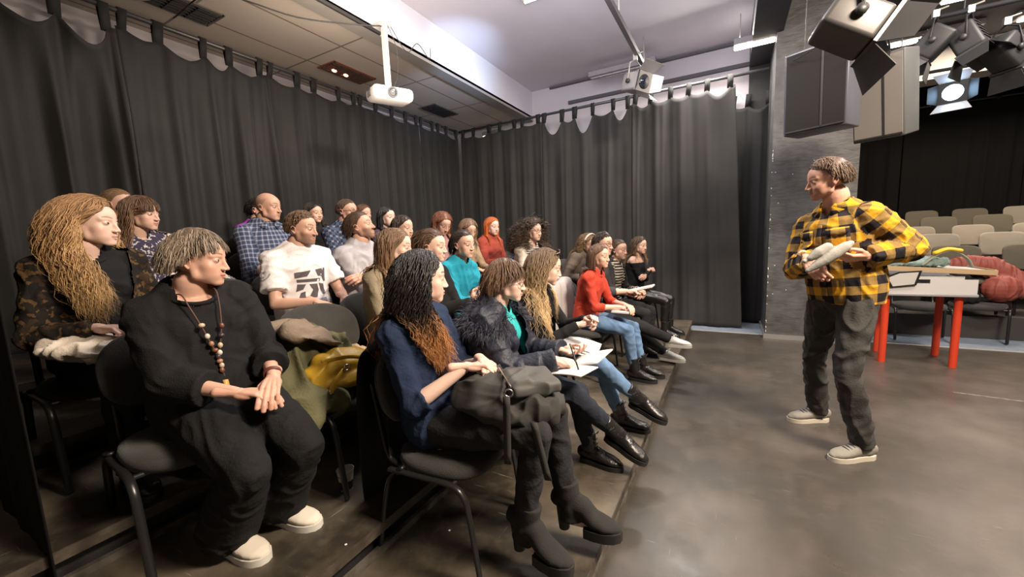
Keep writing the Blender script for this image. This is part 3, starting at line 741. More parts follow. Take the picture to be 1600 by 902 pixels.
    if tp.get('collar'):
        c = Acc(); cm = tp.get('cmat', tp['mat']); n_ = 30
        if tp['collar'] == 'crew': rx, ry, dp_ = tp.get('neckcut', (.060, .062, .022)); c.tube([neck*.12+nb*.88+(B[:, 0]*math.cos(t)*(rx+.005)+B[:, 1]*(math.sin(t)*(ry+.006+.5*dp_*(math.sin(t) > 0))+.006))*k+B[:, 2]*(.016-(.020+dp_)*math.sin(t))*k for t in np.linspace(0, 6.283, n_)[:-1]], .0085*k, 8, closed=True)
        elif tp['collar'] == 'turtle': c.tube([nb+up*.01, nb*.45+neck*.55], [(.066*k), (.060*k)], 20, cap='flat')
        else:
            P = []
            for i, t in enumerate(np.linspace(-math.pi*.5+.32, math.pi*1.5-.32, 26)):
                r0 = B[:, 0]*math.cos(t)*.066*k+B[:, 1]*(-math.sin(t)*.062)*k*-1; front = max(0, -math.sin(t))
                r0 = B[:, 0]*math.cos(t)*.073*k-B[:, 1]*(math.sin(t)*.072-.004)*k
                topp = nb*.72+neck*.28+r0+up*(.054-front*.040)*k; bot = topp+nrm(r0)*(.026+.012*front)*k-up*(.034+.02*front)*k
                P.append([topp-nrm(r0)*.004-up*.03*k, topp, topp+nrm(r0)*.010*k-up*.002, bot])
            c.grid(np.array(P))
        co_ = obj('collar', c, cm, top, org, solid=.003 if tp['collar'] == 'shirt' else 0)
        if tp['collar'] == 'shirt':
            vv = np.array([v_.co for v_ in co_.data.vertices]); set_attr(co_.data, 'cloth', np.stack([vv[:, 0]+vv[:, 1], vv[:, 2], vv[:, 0]], 1))
        else: set_attr(co_.data, 'cloth', np.zeros((len(co_.data.vertices), 3)))
    if tp.get('placket'):
        c = Acc(); 
        for t in np.linspace(.12, .88, 6):
            c.ell(spine(t)+B[:, 1]*((.108+.012*(t > .5)+e)*k), (.006, .003, .006), B, 8, 5)
        obj('shirt_buttons', c, tp['placket'], top, org)
    # lower garment
    bt = S['bottom']; a = Acc(); eb = bt.get('e', .008)
    if S.get('standing'): a.tube([spine(-.14), spine(0), spine(.16)], [(.152*k, .118*k), (.163*k+eb, .122*k+eb), (.146*k+eb, .108*k+eb)], 24, up=B[:, 1])
    else: a.tube([spine(-.13), spine(0), spine(.14)], [(.150*k, .105*k), (.168*k+eb, .120*k+eb), (.146*k+eb, .106*k+eb)], 24, up=B[:, 1])
    for s in (-1, 1): leg(a, J, s, eb, bt.get('len', 1.0), bt.get('hem', 0), bt.get('knee', 0))
    if bt.get('skirt'): a.tube([pel+Ff*.02, (J['kn'][-1]+J['kn'][1])/2], [(.17*k, .10*k), (.15*k, .08*k)], 22, up=(0, 0, 1))
    garment(bt.get('name', 'trousers'), a, J, bt['mat'], root, vg, ('legs',), bt.get('fold', .005), S['seed']+3)
    for s, nm in ((-1, 'L'), (1, 'R')):
        if not S['f'+nm].get('hidden'): shoe(J, s, S['shoe'], root, det)
    # glasses
    if S.get('glasses'):
        g = Acc(); gm = S['glasses']
        for s in (-1, 1):
            cx = s*.032; g.tube([((cx+.024*math.cos(t)*(1.05), .0905-abs(cx+.024*math.cos(t))*.12, .000+.0175*math.sin(t)))@M.T*hk+hc if False else np.array([cx+.025*math.cos(t), .0945-(cx+.025*math.cos(t))**2*4.5, -.001+.0185*math.sin(t)])@M.T*hk+hc for t in np.linspace(0, 6.283, 22)[:-1]], .0016*hk, 6, closed=True)
            g.tube([np.array(p)@M.T*hk+hc for p in ((s*.056, .080, .004), (s*.076, .03, .004), (s*.079, -.02, .0))], .0016*hk, 6)
        g.tube([np.array(p)@M.T*hk+hc for p in ((-.008, .094, .003), (0, .096, .006), (.008, .094, .003))], .0016*hk, 6)
        obj('glasses', g, gm, root, org)
    return root, J
# ------------------------------------------------------------------ the room
BLACK = mat('black_paint', (.022, .021, .021), .55, bump=.2, bscale=30)
TRIMW = mat('trim_white', (.62, .60, .58), .5)
CEILM = mat('ceiling_plaster', (.66, .62, .66), .85, bump=.1, bscale=8, var=.05, vscale=1.2)
DARKC = mat('dark_ceiling', (.045, .042, .05), .7, var=.2, vscale=2)
def struct(name, acc, m, **k):
    o = obj(name, acc, m, smooth=False, **k); o['kind'] = 'structure'; return o
def bx(x0, x1, y0, y1, z0, z1, acc=None):
    a = acc or Acc(); a.box(((x0+x1)/2, (y0+y1)/2, (z0+z1)/2), (x1-x0, y1-y0, z1-z0)); return a
def floor_mat(name, dark, light, r0, r1, scale=1.0, mixpos=(.45, .72), scuff=.25, rust=None, spec=.5):
    m = bpy.data.materials.new(name); m.use_nodes = True; nt = m.node_tree; N = nt.nodes; L = nt.links; b = N['Principled BSDF']
    t = N.new('ShaderNodeTexCoord')
    def noise(sc, det=6, st=None, w=None, rough=.6):
        n = N.new('ShaderNodeTexNoise'); n.inputs['Scale'].default_value = sc; n.inputs['Detail'].default_value = det; n.inputs['Roughness'].default_value = rough
        if st:
            mp = N.new('ShaderNodeMapping'); mp.inputs['Scale'].default_value = st; mp.inputs['Rotation'].default_value = (0, 0, w or 0); L.new(t.outputs['Object'], mp.inputs[0]); L.new(mp.outputs[0], n.inputs['Vector'])
        else: L.new(t.outputs['Object'], n.inputs['Vector'])
        return n.outputs['Fac']
    def rng(x, a, b_, c=0, d=1):
        r = N.new('ShaderNodeMapRange'); r.inputs[1].default_value = a; r.inputs[2].default_value = b_; r.inputs[3].default_value = c; r.inputs[4].default_value = d; L.new(x, r.inputs[0]); return r.outputs[0]
    big = rng(noise(1.1*scale, 7), *mixpos); fine = rng(noise(9*scale, 8), .5, .75)
    col = mixc(nt, big, dark, light); col = mixc(nt, mathn(nt, 'MULTIPLY', fine, .35), col, light)
    s1 = rng(noise(3, 3, (1.2, 26, 1), .4), .70, .74); s2 = rng(noise(3, 3, (22, 1.5, 1), .9), .71, .75); s3 = rng(noise(2.2, 3, (2, 30, 1), 2.3), .71, .74)
    sc = mathn(nt, 'MAXIMUM', mathn(nt, 'MAXIMUM', s1, s2), s3); col = mixc(nt, mathn(nt, 'MULTIPLY', sc, scuff), col, (.42, .38, .33))
    sp = rng(noise(70, 2), .76, .80); col = mixc(nt, mathn(nt, 'MULTIPLY', sp, .5), col, (.4, .36, .3))
    L.new(col, b.inputs['Base Color']); b.inputs['Specular IOR Level'].default_value = spec
    ro = rng(noise(2.4*scale, 8), .3, .7, r0, r1); L.new(ro, b.inputs['Roughness'])
    bp = N.new('ShaderNodeBump'); bp.inputs['Strength'].default_value = .12; bp.inputs['Distance'].default_value = .01; L.new(noise(5, 8), bp.inputs['Height']); L.new(bp.outputs[0], b.inputs['Normal'])
    return m
VINYL = floor_mat('stage_vinyl', (.052, .045, .038), (.120, .100, .083), .24, .48, .8)
DECK = floor_mat('deck_board', (.034, .028, .021), (.14, .115, .082), .30, .62, 1.6, (.42, .66), .5)
CARPET = mat('blue_carpet', (.20, .24, .30), .9, bump=.3, bscale=150, var=.12, vscale=10)
YV = 6.13
struct('floor', bx(-.46, 5.4, -1.5, YV, -.04, 0), VINYL)
struct('floor', bx(-5.2, 6.2, YV, 11.0, -.05, -.004), CARPET)
struct('trim_1', bx(-.46, 5.4, YV-.025, YV+.02, -.01, .004), mat('floor_edge_tape', (.35, .34, .33), .5))
# ceilings
def tile_mat():
    m = bpy.data.materials.new('ceiling_tiles'); m.use_nodes = True; nt = m.node_tree; N = nt.nodes; L = nt.links; b = N['Principled BSDF']; b.inputs['Roughness'].default_value = .9
    t = N.new('ShaderNodeTexCoord'); s = N.new('ShaderNodeSeparateXYZ'); L.new(t.outputs['Object'], s.inputs[0])
    def line(o, per): return mathn(nt, 'LESS_THAN', mathn(nt, 'FRACT', mathn(nt, 'ADD', mathn(nt, 'MULTIPLY', o, 1/per), 40.35)), .022/per)
    l = mathn(nt, 'MAXIMUM', line(s.outputs[0], .6), line(s.outputs[1], 1.2))
    n = N.new('ShaderNodeTexNoise'); n.inputs['Scale'].default_value = 1.1; L.new(t.outputs['Object'], n.inputs['Vector'])
    L.new(mixc(nt, l, mixc(nt, n.outputs['Fac'], (.50, .43, .37), (.60, .53, .47)), (.22, .18, .15)), b.inputs['Base Color']); return m
struct('ceiling', bx(-5.4, -3.27, -1.5, 7.0, 3.6, 3.66), tile_mat())
struct('ceiling', bx(-3.27, .19, -1.5, 7.0, 4.1, 4.16), CEILM)
struct('ceiling', bx(.19, 6.2, -1.5, 11.0, 4.1, 4.16), DARKC)
struct('trim_2', bx(-3.40, -3.27, -1.5, 6.95, 3.60, 4.1), mat('beam_white', (.78, .78, .82), .8))
struct('trim_3', bx(.19, .50, -1.5, 6.95, 3.72, 4.1), DARKC)
struct('wall_back', bx(-5.4, .19, 6.95, 7.05, 0, 4.1), CEILM)
struct('wall_back', bx(.19, 1.3, 6.95, 7.05, 0, 4.1), BLACK)
struct('wall_left', bx(-5.2, -5.1, -1.5, 7.0, 0, 3.6), CEILM)
struct('wall_far', bx(1.2, 6.2, 10.9, 11.0, 0, 4.1), BLACK)
struct('wall_right', bx(6.1, 6.2, -1.5, 11.0, 0, 4.1), mat('wall_dark', (.06, .055, .055), .8))
struct('wall_front', bx(-5.2, 6.2, -1.6, -1.5, 0, 4.1), mat('wall_front_grey', (.12, .11, .105), .8))
# the square concrete pillar painted dark grey
PIL = mat('pillar_paint', (.085, .083, .082), .5, bump=.6, bscale=9, var=.35, vscale=7, stretch=(1, 1, 3))
px0, px1, py0, py1 = .436, 1.27, 5.95, 6.8
struct('wall_pillar', bx(px0, px1, py0, py1, 0, 4.1), PIL)
struct('baseboard_pillar', bx(px0-.02, px1+.02, py0-.02, py1, 0, .055), mat('skirting_metal', (.45, .44, .43), .3, metal=.6))
a = Acc(); rg = random.Random(5)
for i in range(26):
    z = rg.uniform(.08, 2.4); a.ell((px0+.004+rg.uniform(0, .004), py0-.001, z), (.006, .003, rg.uniform(.004, .014)), None, 6, 4)
for i in range(10): a.ell((px0+rg.uniform(.02, .6), py0-.001, rg.uniform(.3, 2.2)), (.006, .002, .006), None, 6, 4)
struct('trim_4', a, mat('bare_plaster', (.7, .68, .62), .9))
# thin dark rail where wall meets ceiling, cable duct
for nm, (x0, x1, y, z, s) in dict(trim_5=(-2.55, .19, 6.93, 3.76, .05), trim_6=(-2.9, .19, 6.93, 4.07, .02)).items():
    struct(nm, bx(x0, x1, y-.03, y+.02, z-s/2, z+s/2), mat('duct_grey', (.10, .095, .10), .6))
struct('trim_7', bx(-3.40, -3.23, -1.5, 6.9, 3.565, 3.60), mat('beam_edge_metal', (.30, .28, .26), .5))
a = Acc(); a.tube([(-3.225, -1.5, 3.585), (-3.225, 3.2, 3.585)], .022, 8); struct('trim_8', a, BLACK)

# ---- seating risers
TX = [-.44, -1.22, -1.97, -2.72, -3.47, -4.5]; TH = [.145, .29, .435, .58, .725]
EDGE = mat('deck_edge_wood', (.060, .048, .035), .6, var=.5, vscale=14, bump=.2)
names = ['lowest black seating riser, beside the stage floor', 'second black seating riser, under the woman in a black sweater',
         'third black seating riser, under the man in a white t-shirt', 'fourth black seating riser, under the bald man', 'topmost black seating riser, against the side curtain']
for i in range(5):
    t = empty('seating_riser', (TX[i], -1.2, 0), 0, names[i], 'riser', 'stepped seating risers')
    x1, x0, h, hp = TX[i], TX[i+1]-.05, TH[i], (TH[i-1] if i else 0)
    L = 7.3
    def loc(a): return a
    obj('deck', bx(x0-x1, 0, 0, L, h-.022, h), DECK, t, smooth=False)
    a = bx(-.012, .004, 0, L, h-.042, h-.001); obj('edge_batten', a, EDGE, t, smooth=False)
    obj('riser_board', bx(-.10, -.06, 0, L, hp, h-.03), BLACK, t, smooth=False)
    obj('base_rail', bx(-.035, -.012, 0, L, hp, hp+.028), mat('rail_worn', (.085, .075, .06), .5, var=.5, vscale=20), t, smooth=False)
a0_, a1_ = at(1490, 614, Z=0), at(1610, 630, Z=0); t = empty('floor_tape', a0_, 0, 'pale strip of worn tape on the stage floor at the right edge', 'tape'); d_ = a1_-a0_; n_ = np.array([-d_[1], d_[0], 0])/np.linalg.norm(d_)*.012; a = Acc(); a.prism([(0, 0), (1, 0), (1, 1), (0, 1)], d_, n_*2, (0, 0, .0005), (0, 0, .0015)); obj('tape', a, mat('worn_tape', (.16, .14, .12), .6, var=.5, vscale=30), t, smooth=False)
# ---- curtains
CURT = mat('black_velour', (.020, .020, .020), .75, bump=.12, bscale=160, sheen=.12, spec=.35, var=.15, vscale=3)
CURT3 = mat('grey_black_velour', (.034, .033, .032), .75, bump=.12, bscale=160, sheen=.12, spec=.35, var=.2, vscale=2)
CURT2 = mat('black_molton', (.008, .008, .008), .95, spec=.1)
ROD = mat('curtain_rod_metal', (.10, .10, .11), .4, metal=.5)
def curtain(p0, p1, ztop, zbot, label, seed=0, lam=.30, amp=.05, tab=.30, drop=.13, sag=.06, group='black stage curtains', flare=0, zb1=None, m=None):
    """tab-top curtain between two plan points; folds grow downwards from each tab"""
    p0, p1 = np.array(p0, float), np.array(p1, float); L = np.linalg.norm(p1-p0); u = (p1-p0)/L; nv = np.array([u[1], -u[0]])
    t = empty('stage_curtain', (p0[0], p0[1], zbot), 0, label, 'curtain', group); rg = np.random.RandomState(seed)
    nt_ = max(2, int(round(L/tab))+1); tabs = np.linspace(.06, L-.06, nt_); tabs[1:-1] += rg.uniform(-.06, .06, nt_-2)
    ns = int(L/.022)+2; nz = 60; s = np.linspace(0, L, ns); zz = np.linspace(0, 1, nz); f = s*0
    ph = np.cumsum(rg.uniform(.7, 1.5, ns))*2*math.pi*.022/lam; ph2 = np.cumsum(rg.uniform(.5, 1.6, ns))*2*math.pi*.022/(lam*.37)
    prev = np.searchsorted(tabs, s).clip(1, nt_-1); a0, a1 = tabs[prev-1], tabs[prev]; w = np.clip((s-a0)/(a1-a0), 0, 1); sc = np.sin(w*math.pi)**.8*(a1-a0)/tab
    depth = rg.uniform(.4, 1.9, nt_); topz = ztop-drop-sag*sc*depth[prev]
    P = np.zeros((nz, ns, 3))
    for i, q in enumerate(zz):
        z = topz+(zbot+(0 if zb1 is None else (zb1-zbot)*s/L)-topz)*q
        g = .25+.75*min(1, q*3); env = .65+.5*np.sin(s*1.7+seed)
        off = amp*g*env*(np.sin(ph+.5*math.sin(q*3+seed))+.35*np.sin(ph2+q))+amp*.8*sc*math.exp(-q*9)*depth[prev]
        sx = s+flare*q*(s/L)+.25*amp*g*np.cos(ph)
        P[i, :, 0] = p0[0]+u[0]*sx+nv[0]*off; P[i, :, 1] = p0[1]+u[1]*sx+nv[1]*off; P[i, :, 2] = z
    a = Acc(); a.grid(P-np.array([p0[0], p0[1], zbot])); obj('cloth', a, m or CURT, t, solid=.004)
    for j, c in enumerate(tabs):
        x = p0+u*c; wd = .028+.012*rg.rand(); i0 = int(c/L*(ns-1)); zt = P[0, i0, 2]+.01; of = P[0, i0, :2]
        a = Acc(); prof = [(0, zt-zbot-.03, of-p0), (0, ztop+.020-zbot, x-p0+nv*.028), (0, ztop+.032-zbot, x-p0), (0, ztop+.02-zbot, x-p0-nv*.028), (0, zt-zbot-.03, of-p0-nv*.004)]
        G = np.array([[(q[0]+u[0]*e, q[1]+u[1]*e, z) for e in (-wd, 0, wd)] for _, z, q in prof]); a.grid(G); obj('tab', a, CURT, t, solid=.003)
    return t
ZR = 3.48
def rail(p0, p1, label):
    a = Acc(); a.tube([(0, 0, 0), tuple(np.array(p1)-np.array(p0))], .021, 10, cap='flat'); o = obj('curtain_rail', a, ROD); o.location = p0; tag(o, label, 'rail', 'ceiling hung curtain rails')
    return o
XL, YB = -4.60, 6.42
rail((XL, -.5, ZR), (XL, YB+.02, ZR), 'long black curtain rail along the left side of the hall')
rail((XL, YB, ZR), (.40, YB, ZR), 'black curtain rail across the back, ending at the pillar')
ys = [.34, 1.55, 2.8, 4.05, 5.3, 6.40]; lb = ['black side curtain nearest the camera, with deep lit folds', 'black side curtain behind the long-haired blonde woman', 'black side curtain behind the bald man', 'black side curtain behind the woman in a dark jacket', 'black side curtain meeting the back corner']
for i in range(5):
    curtain((XL, ys[i]), (XL, ys[i+1]), ZR, TH[4], lb[i], 11+i, lam=(.40, .34, .26, .22, .2)[i], amp=(.11, .05, .03, .026, .026)[i], sag=(.13, .10, .05, .04, .04)[i], drop=(.17, .13, .12, .11, .11)[i])
xs = [-4.55, -2.86, -1.35, .02]; lb = ['black back curtain in the left corner, below the bright lamp', 'black back curtain with a drooping top, middle of the back wall', 'black back curtain hanging down to the blue carpet']
for i in range(3):
    curtain((xs[i], YB), (xs[i+1], YB), ZR, (TH[4]*.2, .10, .01)[i], lb[i], 31+i, lam=(.34, .40, .36)[i], amp=(.022, .028, .034)[i], tab=.30, sag=(.04, .17, .08)[i], drop=(.10, .12, .11)[i], flare=(0, 0, .16)[i], m=CURT3)
curtain((-.05, 6.85), (.50, 6.85), 3.3, .02, 'narrow black curtain in the gap beside the pillar', 41, lam=.2, amp=.04, tab=.25)
curtain((-4.4, .275), (-1.93, .275), 3.3, .30, 'black curtain edge filling the lower left corner beside the camera', 51, lam=.25, amp=.018, tab=.3, m=CURT2)
for i, (a0, a1, l) in enumerate(((1.3, 2.9, 'black auditorium curtain directly beside the pillar'), (2.9, 4.5, 'black auditorium curtain behind the grey seats'), (4.5, 6.05, 'black auditorium curtain at the right edge'))):
    curtain((a0, 10.6), (a1, 10.6), 3.56, .9, l, 61+i, lam=.3, amp=.02, tab=.4, sag=.01, drop=.03, m=CURT2)
rail((1.3, 10.6, 3.56), (6.05, 10.6, 3.56), 'thin black curtain rail above the far auditorium curtain')

# ---- chairs
CH_F = mat('chair_black_fabric', (.040, .037, .034), .95, bump=.4, bscale=260, var=.15, vscale=12, sheen=.15)
CH_M = mat('chair_tube', (.02, .02, .021), .32, metal=.3)
CH_P = mat('chair_plastic', (.025, .024, .024), .45)
def make_chair(fab, name='stacking_chair', nb=2.6):
    t = empty(name)
    def pad(w, d, h, n=2.6, bulge=.0):
        a = Acc(); P = []; ang = np.linspace(0, 2*math.pi, 37)[:-1]
        c, s = np.cos(ang), np.sin(ang); x = np.sign(c)*abs(c)**(2/n)*w/2; y = np.sign(s)*abs(s)**(2/n)*d/2
        lv = [(-.5, .90), (-.42, .98), (0, 1), (.35, .97), (.5, .85), (.52, .5)]
        V = np.concatenate([np.stack([x*k, y*k, np.full(36, z*h)], 1) for z, k in lv]+[[[0, 0, -.5*h], [0, 0, .53*h]]]); j = np.arange(36); j2 = (j+1) % 36
        Q = np.concatenate([np.stack([i*36+j, i*36+j2, (i+1)*36+j2, (i+1)*36+j], 1) for i in range(5)]); m = 216
        a.add(V, Q, np.concatenate([np.stack([np.full(36, m), j2, j], 1), np.stack([np.full(36, m+1), 180+j, 180+j2], 1)])); return a
    a = pad(.42, .475, .055); V, Q, T = a.arrays(); V[:, 2] += -.018*(V[:, 0]/.21)**2*(V[:, 0] > 0)+.404+.0; b = Acc(); b.add(V, Q, T); obj('seat', b, fab, t)
    a = pad(.31, .46, .045, nb); V, Q, T = a.arrays(); V2 = np.stack([-V[:, 2]*1.0, V[:, 1], V[:, 0]], 1); z = V2[:, 2]; V2[:, 0] += -.235-z*.22+.05*(V2[:, 1]/.23)**2; V2[:, 2] += .67; b = Acc(); b.add(V2, Q, T); obj('backrest', b, fab, t)
    a = pad(.285, .44, .020); V, Q, T = a.arrays(); V2 = np.stack([-V[:, 2], V[:, 1], V[:, 0]], 1); z = V2[:, 2]; V2[:, 0] += -.262-z*.22+.05*(V2[:, 1]/.23)**2; V2[:, 2] += .67; b = Acc(); b.add(V2, Q, T); obj('back_shell', b, CH_P, t)
    for s in (-1, 1):
        y = s*.245
        obj('leg', Acc().tube(catmull([(-.16, y, .385), (0, y, .385), (.13, y, .383), (.178, y, .355), (.20, y, .28), (.235, y, .012)], 5), (.0085, .014), 10, up=(0, 1, 0)), CH_M, t)
        obj('leg', Acc().tube(catmull([(-.10, y*.98, .40), (-.155, y, .36), (-.19, y, .27), (-.245, y, .012)], 5), (.0085, .014), 10, up=(0, 1, 0)), CH_M, t)
        obj('back_upright', Acc().tube(catmull([(-.12, y*.80, .375), (-.20, y*.78, .395), (-.235, y*.76, .48), (-.275, y*.75, .70)], 5), (.008, .014), 8, up=(0, 1, 0)), CH_M, t)
    a = Acc(); a.tube([(.12, -.235, .37), (.12, .235, .37)], .010, 8); a.tube([(-.13, -.235, .37), (-.13, .235, .37)], .010, 8); obj('crossbar', a, CH_M, t)
    return t
CHAIR0 = make_chair(CH_F); CHAIR_USED = [False]
def chair(x, y, z, rz, label, group='black stacking chairs of the audience'):
    if not CHAIR_USED[0]: o = CHAIR0; CHAIR_USED[0] = True
    else: o = copy_tree(CHAIR0)
    o.location = (x, y, z); o.rotation_euler = (0, 0, math.radians(rz)); tag(o, label, 'chair', group); return o
# auditorium chairs, facing the stage
AUD = [make_chair(mat('aud_beige', (.33, .29, .235), .95, bump=.3, bscale=200), 'auditorium_chair', 5), make_chair(mat('aud_olive', (.13, .115, .085), .95, bump=.3, bscale=200), 'auditorium_chair', 5)]
AUSED = [False, False]
rows = [(10.2, 1.625, .0), (9.4, 1.493, .25), (8.6, 1.342, .1), (7.8, 1.235, .3), (7.1, 1.091, .0)]
ARISE = mat('auditorium_riser_board', (.05, .045, .042), .7)
aw = {0: 'furthest', 1: 'fourth', 2: 'third', 3: 'second', 4: 'nearest'}
for r, (Y, zt, sh) in enumerate(rows):
    zf = zt-.825
    if r < 5:
        pl = empty('auditorium_riser', (3.9, Y, 0), 0, 'dark riser carrying the %s row of grey auditorium chairs' % aw[r], 'riser', 'auditorium risers'); obj('riser_deck', bx(-2.5, 2.15, -.38, (.39, .40, .40, .40, .30)[r], 0, max(zf, .03)), ARISE, pl, smooth=False)
    x0 = {10.2: 1.9, 9.4: 1.75, 8.6: 1.95, 7.8: 1.85, 7.1: 1.95}[Y]
    for i in range(8):
        x = x0+sh*.5+i*.64
        if x > 5.6 or (r == 4 and x < 2.1): continue
        kx = int((i*7+r*5) % 5 in (1, 3)) if r != 4 else 1
        if r in (1,): kx = int(i % 2 == 0) | 1
        if r == 0: kx = (0, 0, 1, 1, 0, 1, 0, 1)[i]
        if r == 2: kx = 0
        if r == 3: kx = 0 if i != 0 else 1
        p = AUD[kx]; o = p if not AUSED[kx] else copy_tree(p); AUSED[kx] = True
        o.location = (x, Y, max(zf, .03)); o.rotation_euler = (0, 0, -math.pi/2+.02*((i*3) % 3-1))
        q = ('beige', 'olive grey')[kx]
        tag(o, '%s auditorium chair, %s from the pillar in the %s row' % (q, ('first', 'second', 'third', 'fourth', 'fifth', 'sixth', 'seventh', 'eighth')[i], aw[r]), 'chair', 'auditorium chairs in rows')
# ------------------------------------------------------------------ the audience and the presenter
def cl(name, c, **k): k.setdefault('bump', .3); k.setdefault('bscale', 90); k.setdefault('spec', .2); return mat(name, c, k.pop('rough', .9), **k)
JEANS = cl('blue_denim', (.13, .22, .36), var=.35, vscale=9, bscale=300, bump=.2)
BLKJ = cl('black_denim', (.026, .026, .028), var=.2, vscale=9)
BLKT = cl('black_knit', (.013, .013, .014), var=.1, bscale=180)
NAVY = cl('navy_viscose', (.016, .028, .062), var=.15, rough=.85)
LEA = mat('black_leather', (.016, .015, .015), .28, bump=.25, bscale=120, spec=.6); SUEDE = mat('black_suede', (.022, .021, .02), .95, bump=.2, bscale=200)
RUB = mat('black_rubber', (.02, .02, .02), .5); LACEB = mat('black_lace', (.02, .02, .02), .7); WHL = mat('white_leather', (.72, .70, .66), .45); WHR = mat('white_rubber', (.68, .66, .60), .55)
SK1, SK2, SK3 = (.70, .45, .345), (.64, .385, .285), (.77, .53, .43)
BOOT = dict(kind='boot', mat=LEA, sole_mat=RUB, lace_mat=LACEB); SNK = dict(kind='sneaker', mat=WHL, sole_mat=WHR, lace_mat=WHR); DKS = dict(kind='sneaker', mat=BLKJ, sole_mat=RUB, lace_mat=LACEB)
PRES = np.array([.52, 3.1])
def seated(label, px, X, row, sex, hairspec, top, bottom, shoe_=DKS, yaw=0, look=None, pitch=-3, roll=0, k=.93, dx=.06, dy=0, chairlab=None, hands='lap', **kw):
    h = TH[row-1]; S = dict(sex=sex, hair=hairspec, top=top, bottom=bottom, shoe=shoe_, fz=h, yaw=yaw, k=k, det=kw.pop('det', 0)); S.update(kw)
    hk = S.get('hk', .95 if sex == 'm' else .91); S['hk'] = hk; S.setdefault('skin', SK1)
    top_ = at(px[0], px[1], X=X); vol = hairspec.get('vol', .05)
    if look is None: look = math.degrees(math.atan2(PRES[1]-top_[1], PRES[0]-top_[0]))
    hM = frame(look, pitch, roll); hc = top_-np.array([0, 0, (.121+.093*vol)*hk])+hM[:, 1]*.012; S['hc'] = hc; S['hrot'] = (look, pitch, roll)
    F = frame(yaw)[:, 1]; R = frame(yaw)[:, 0]
    pel = np.array([hc[0], hc[1], 0])-F*dx+R*dy; pel[2] = h+.425+.088*k; S['pel'] = pel
    U = np.array([0, 0, 1.]); fl = np.array([0, 0, h])
    sides = dict(L=-1, R=1)
    for n, s in sides.items():
        hd = S.get('h'+n)
        if hd is None:
            if hands == 'lap': hd = dict(p=pel+F*(.25+.03*s)+R*s*.055+U*.135, d=F*.6-R*s*.8-U*.15, n=U+F*.2, curl=.6)
            elif hands == 'knees': hd = dict(p=pel+F*.30+R*s*.10+U*.13, d=F-R*s*.15-U*.25, n=U+F*.2, curl=.35)
            elif hands == 'crossed': hd = dict(p=pel+F*.16-R*s*.10+U*(.27+.03*s), d=-R*s*1.0+F*.2, n=F*.8+U*.5, curl=.5, pole=(.9*s, -.1, -.9))
            elif hands == 'write': hd = dict(p=pel+F*.30+R*(s*.08+.02)+U*.17, d=F*.7-R*s*.7-U*.2, n=U+F*.1, curl=.75)
            elif hands == 'chin' and s == 1: hd = dict(p=hc+F*.05+R*.045-U*.17, d=U*.9+F*.05-R*.2, n=-F, curl=1.0, pole=(.3, .3, -1))
            elif hands == 'chin': hd = dict(p=pel+F*.22-R*.02+U*.15, d=R*.9+F*.3, n=U, curl=.5)
        elif isinstance(hd.get('p'), tuple) and len(hd['p']) == 3 and hd.get('rel'):
            f, r, u = hd['p']; hd = dict(hd); hd['p'] = pel+F*f+R*r+U*u
        S['h'+n] = hd
        ft = S.get('f'+n)
        if ft is None: ft = dict(p=pel*np.array([1, 1, 0])+fl+F*.40+R*s*.10)
        elif ft.get('rel'):
            f, r, u = ft['p']; ft = dict(ft); ft['p'] = pel*np.array([1, 1, 0])+fl+F*f+R*r+U*u
        if 'yawo' in ft: ft['yaw'] = yaw+ft['yawo']
        S['f'+n] = ft
    grp = None
    r_ = person(label, S, None)
    if chairlab: chair(pel[0]-.02*F[0]+S.get('chdx', 0), pel[1]-.02*F[1]+S.get('chdy', 0), h, yaw, chairlab)
    return r_[0], r_[1], S
def crossed(over='R', up=.36, fwd=.52, lat=-.10, pitch=-25):
    """one leg over the other: ankle positions relative to the pelvis"""
    s = 1 if over == 'R' else -1
    return {'f'+over: dict(rel=1, p=(fwd, s*lat, up-.12), pole=(-s*.1, .6, .9), pitch=pitch, yawo=0), 'f'+('L' if s > 0 else 'R'): dict(rel=1, p=(.33, -s*.05, 0))}
H_BROWN, H_DARK, H_BLK = (.085, .048, .026), (.035, .021, .014), (.016, .012, .010)
def T(m, **k): d = dict(mat=m); d.update(k); return d
def Bt(m, **k): d = dict(mat=m); d.update(k); return d

# --- lowest row
NV, NJ, NS = seated('woman in a navy blouse with dark wavy hair fading to copper, backpack on lap', (655, 389), -1.15, 1, 'f',
    dict(c0=H_BLK, c1=(.46, .21, .075), len=.45, n=560, wave=.012, wf=3.6, mess=.06, g0=.22, g1=.34, vol=.13, part=.1, grav=.45, clump=9, cvar=.35, hl=.02, pull=(.02, .22, 0), pullz=-.11),
    T(NAVY, sleeve=.62, name='blouse', e=.014, loose=.02, vneck=.17, tip=.012, placket=mat('pearl_button', (.75, .73, .70), .3), fold=.006), Bt(BLKJ, name='jeans', e=.003),
    dict(kind='heel', mat=SUEDE, sole_mat=RUB, heel=.075, plat=.02, shaft=.13, lace_mat=LACEB), yaw=4, look=50, pitch=-2, k=1.02, fat=.06, det=2, dx=-.05, chdx=.09, thigh=.465, skin=SK3, head='f', lip=.85, lipc=(.52, .22, .18), iris=(.05, .03, .02),
    hR=dict(rel=1, p=(.17, .050, .255), d=(.8, .55, .02), n=(-.1, .1, 1), curl=.8), hL=dict(rel=1, p=(.19, -.05, .25), d=(.75, -.65, .05), n=(.1, .2, 1), curl=.9),
    fR=dict(p=np.array([-.66, 1.21, .145]), yaw=-8, heel=.075), fL=dict(p=np.array([-.545, 1.40, .145]), yaw=8, heel=.075), chairlab='black chair under the woman in the navy blouse', hk=.96)
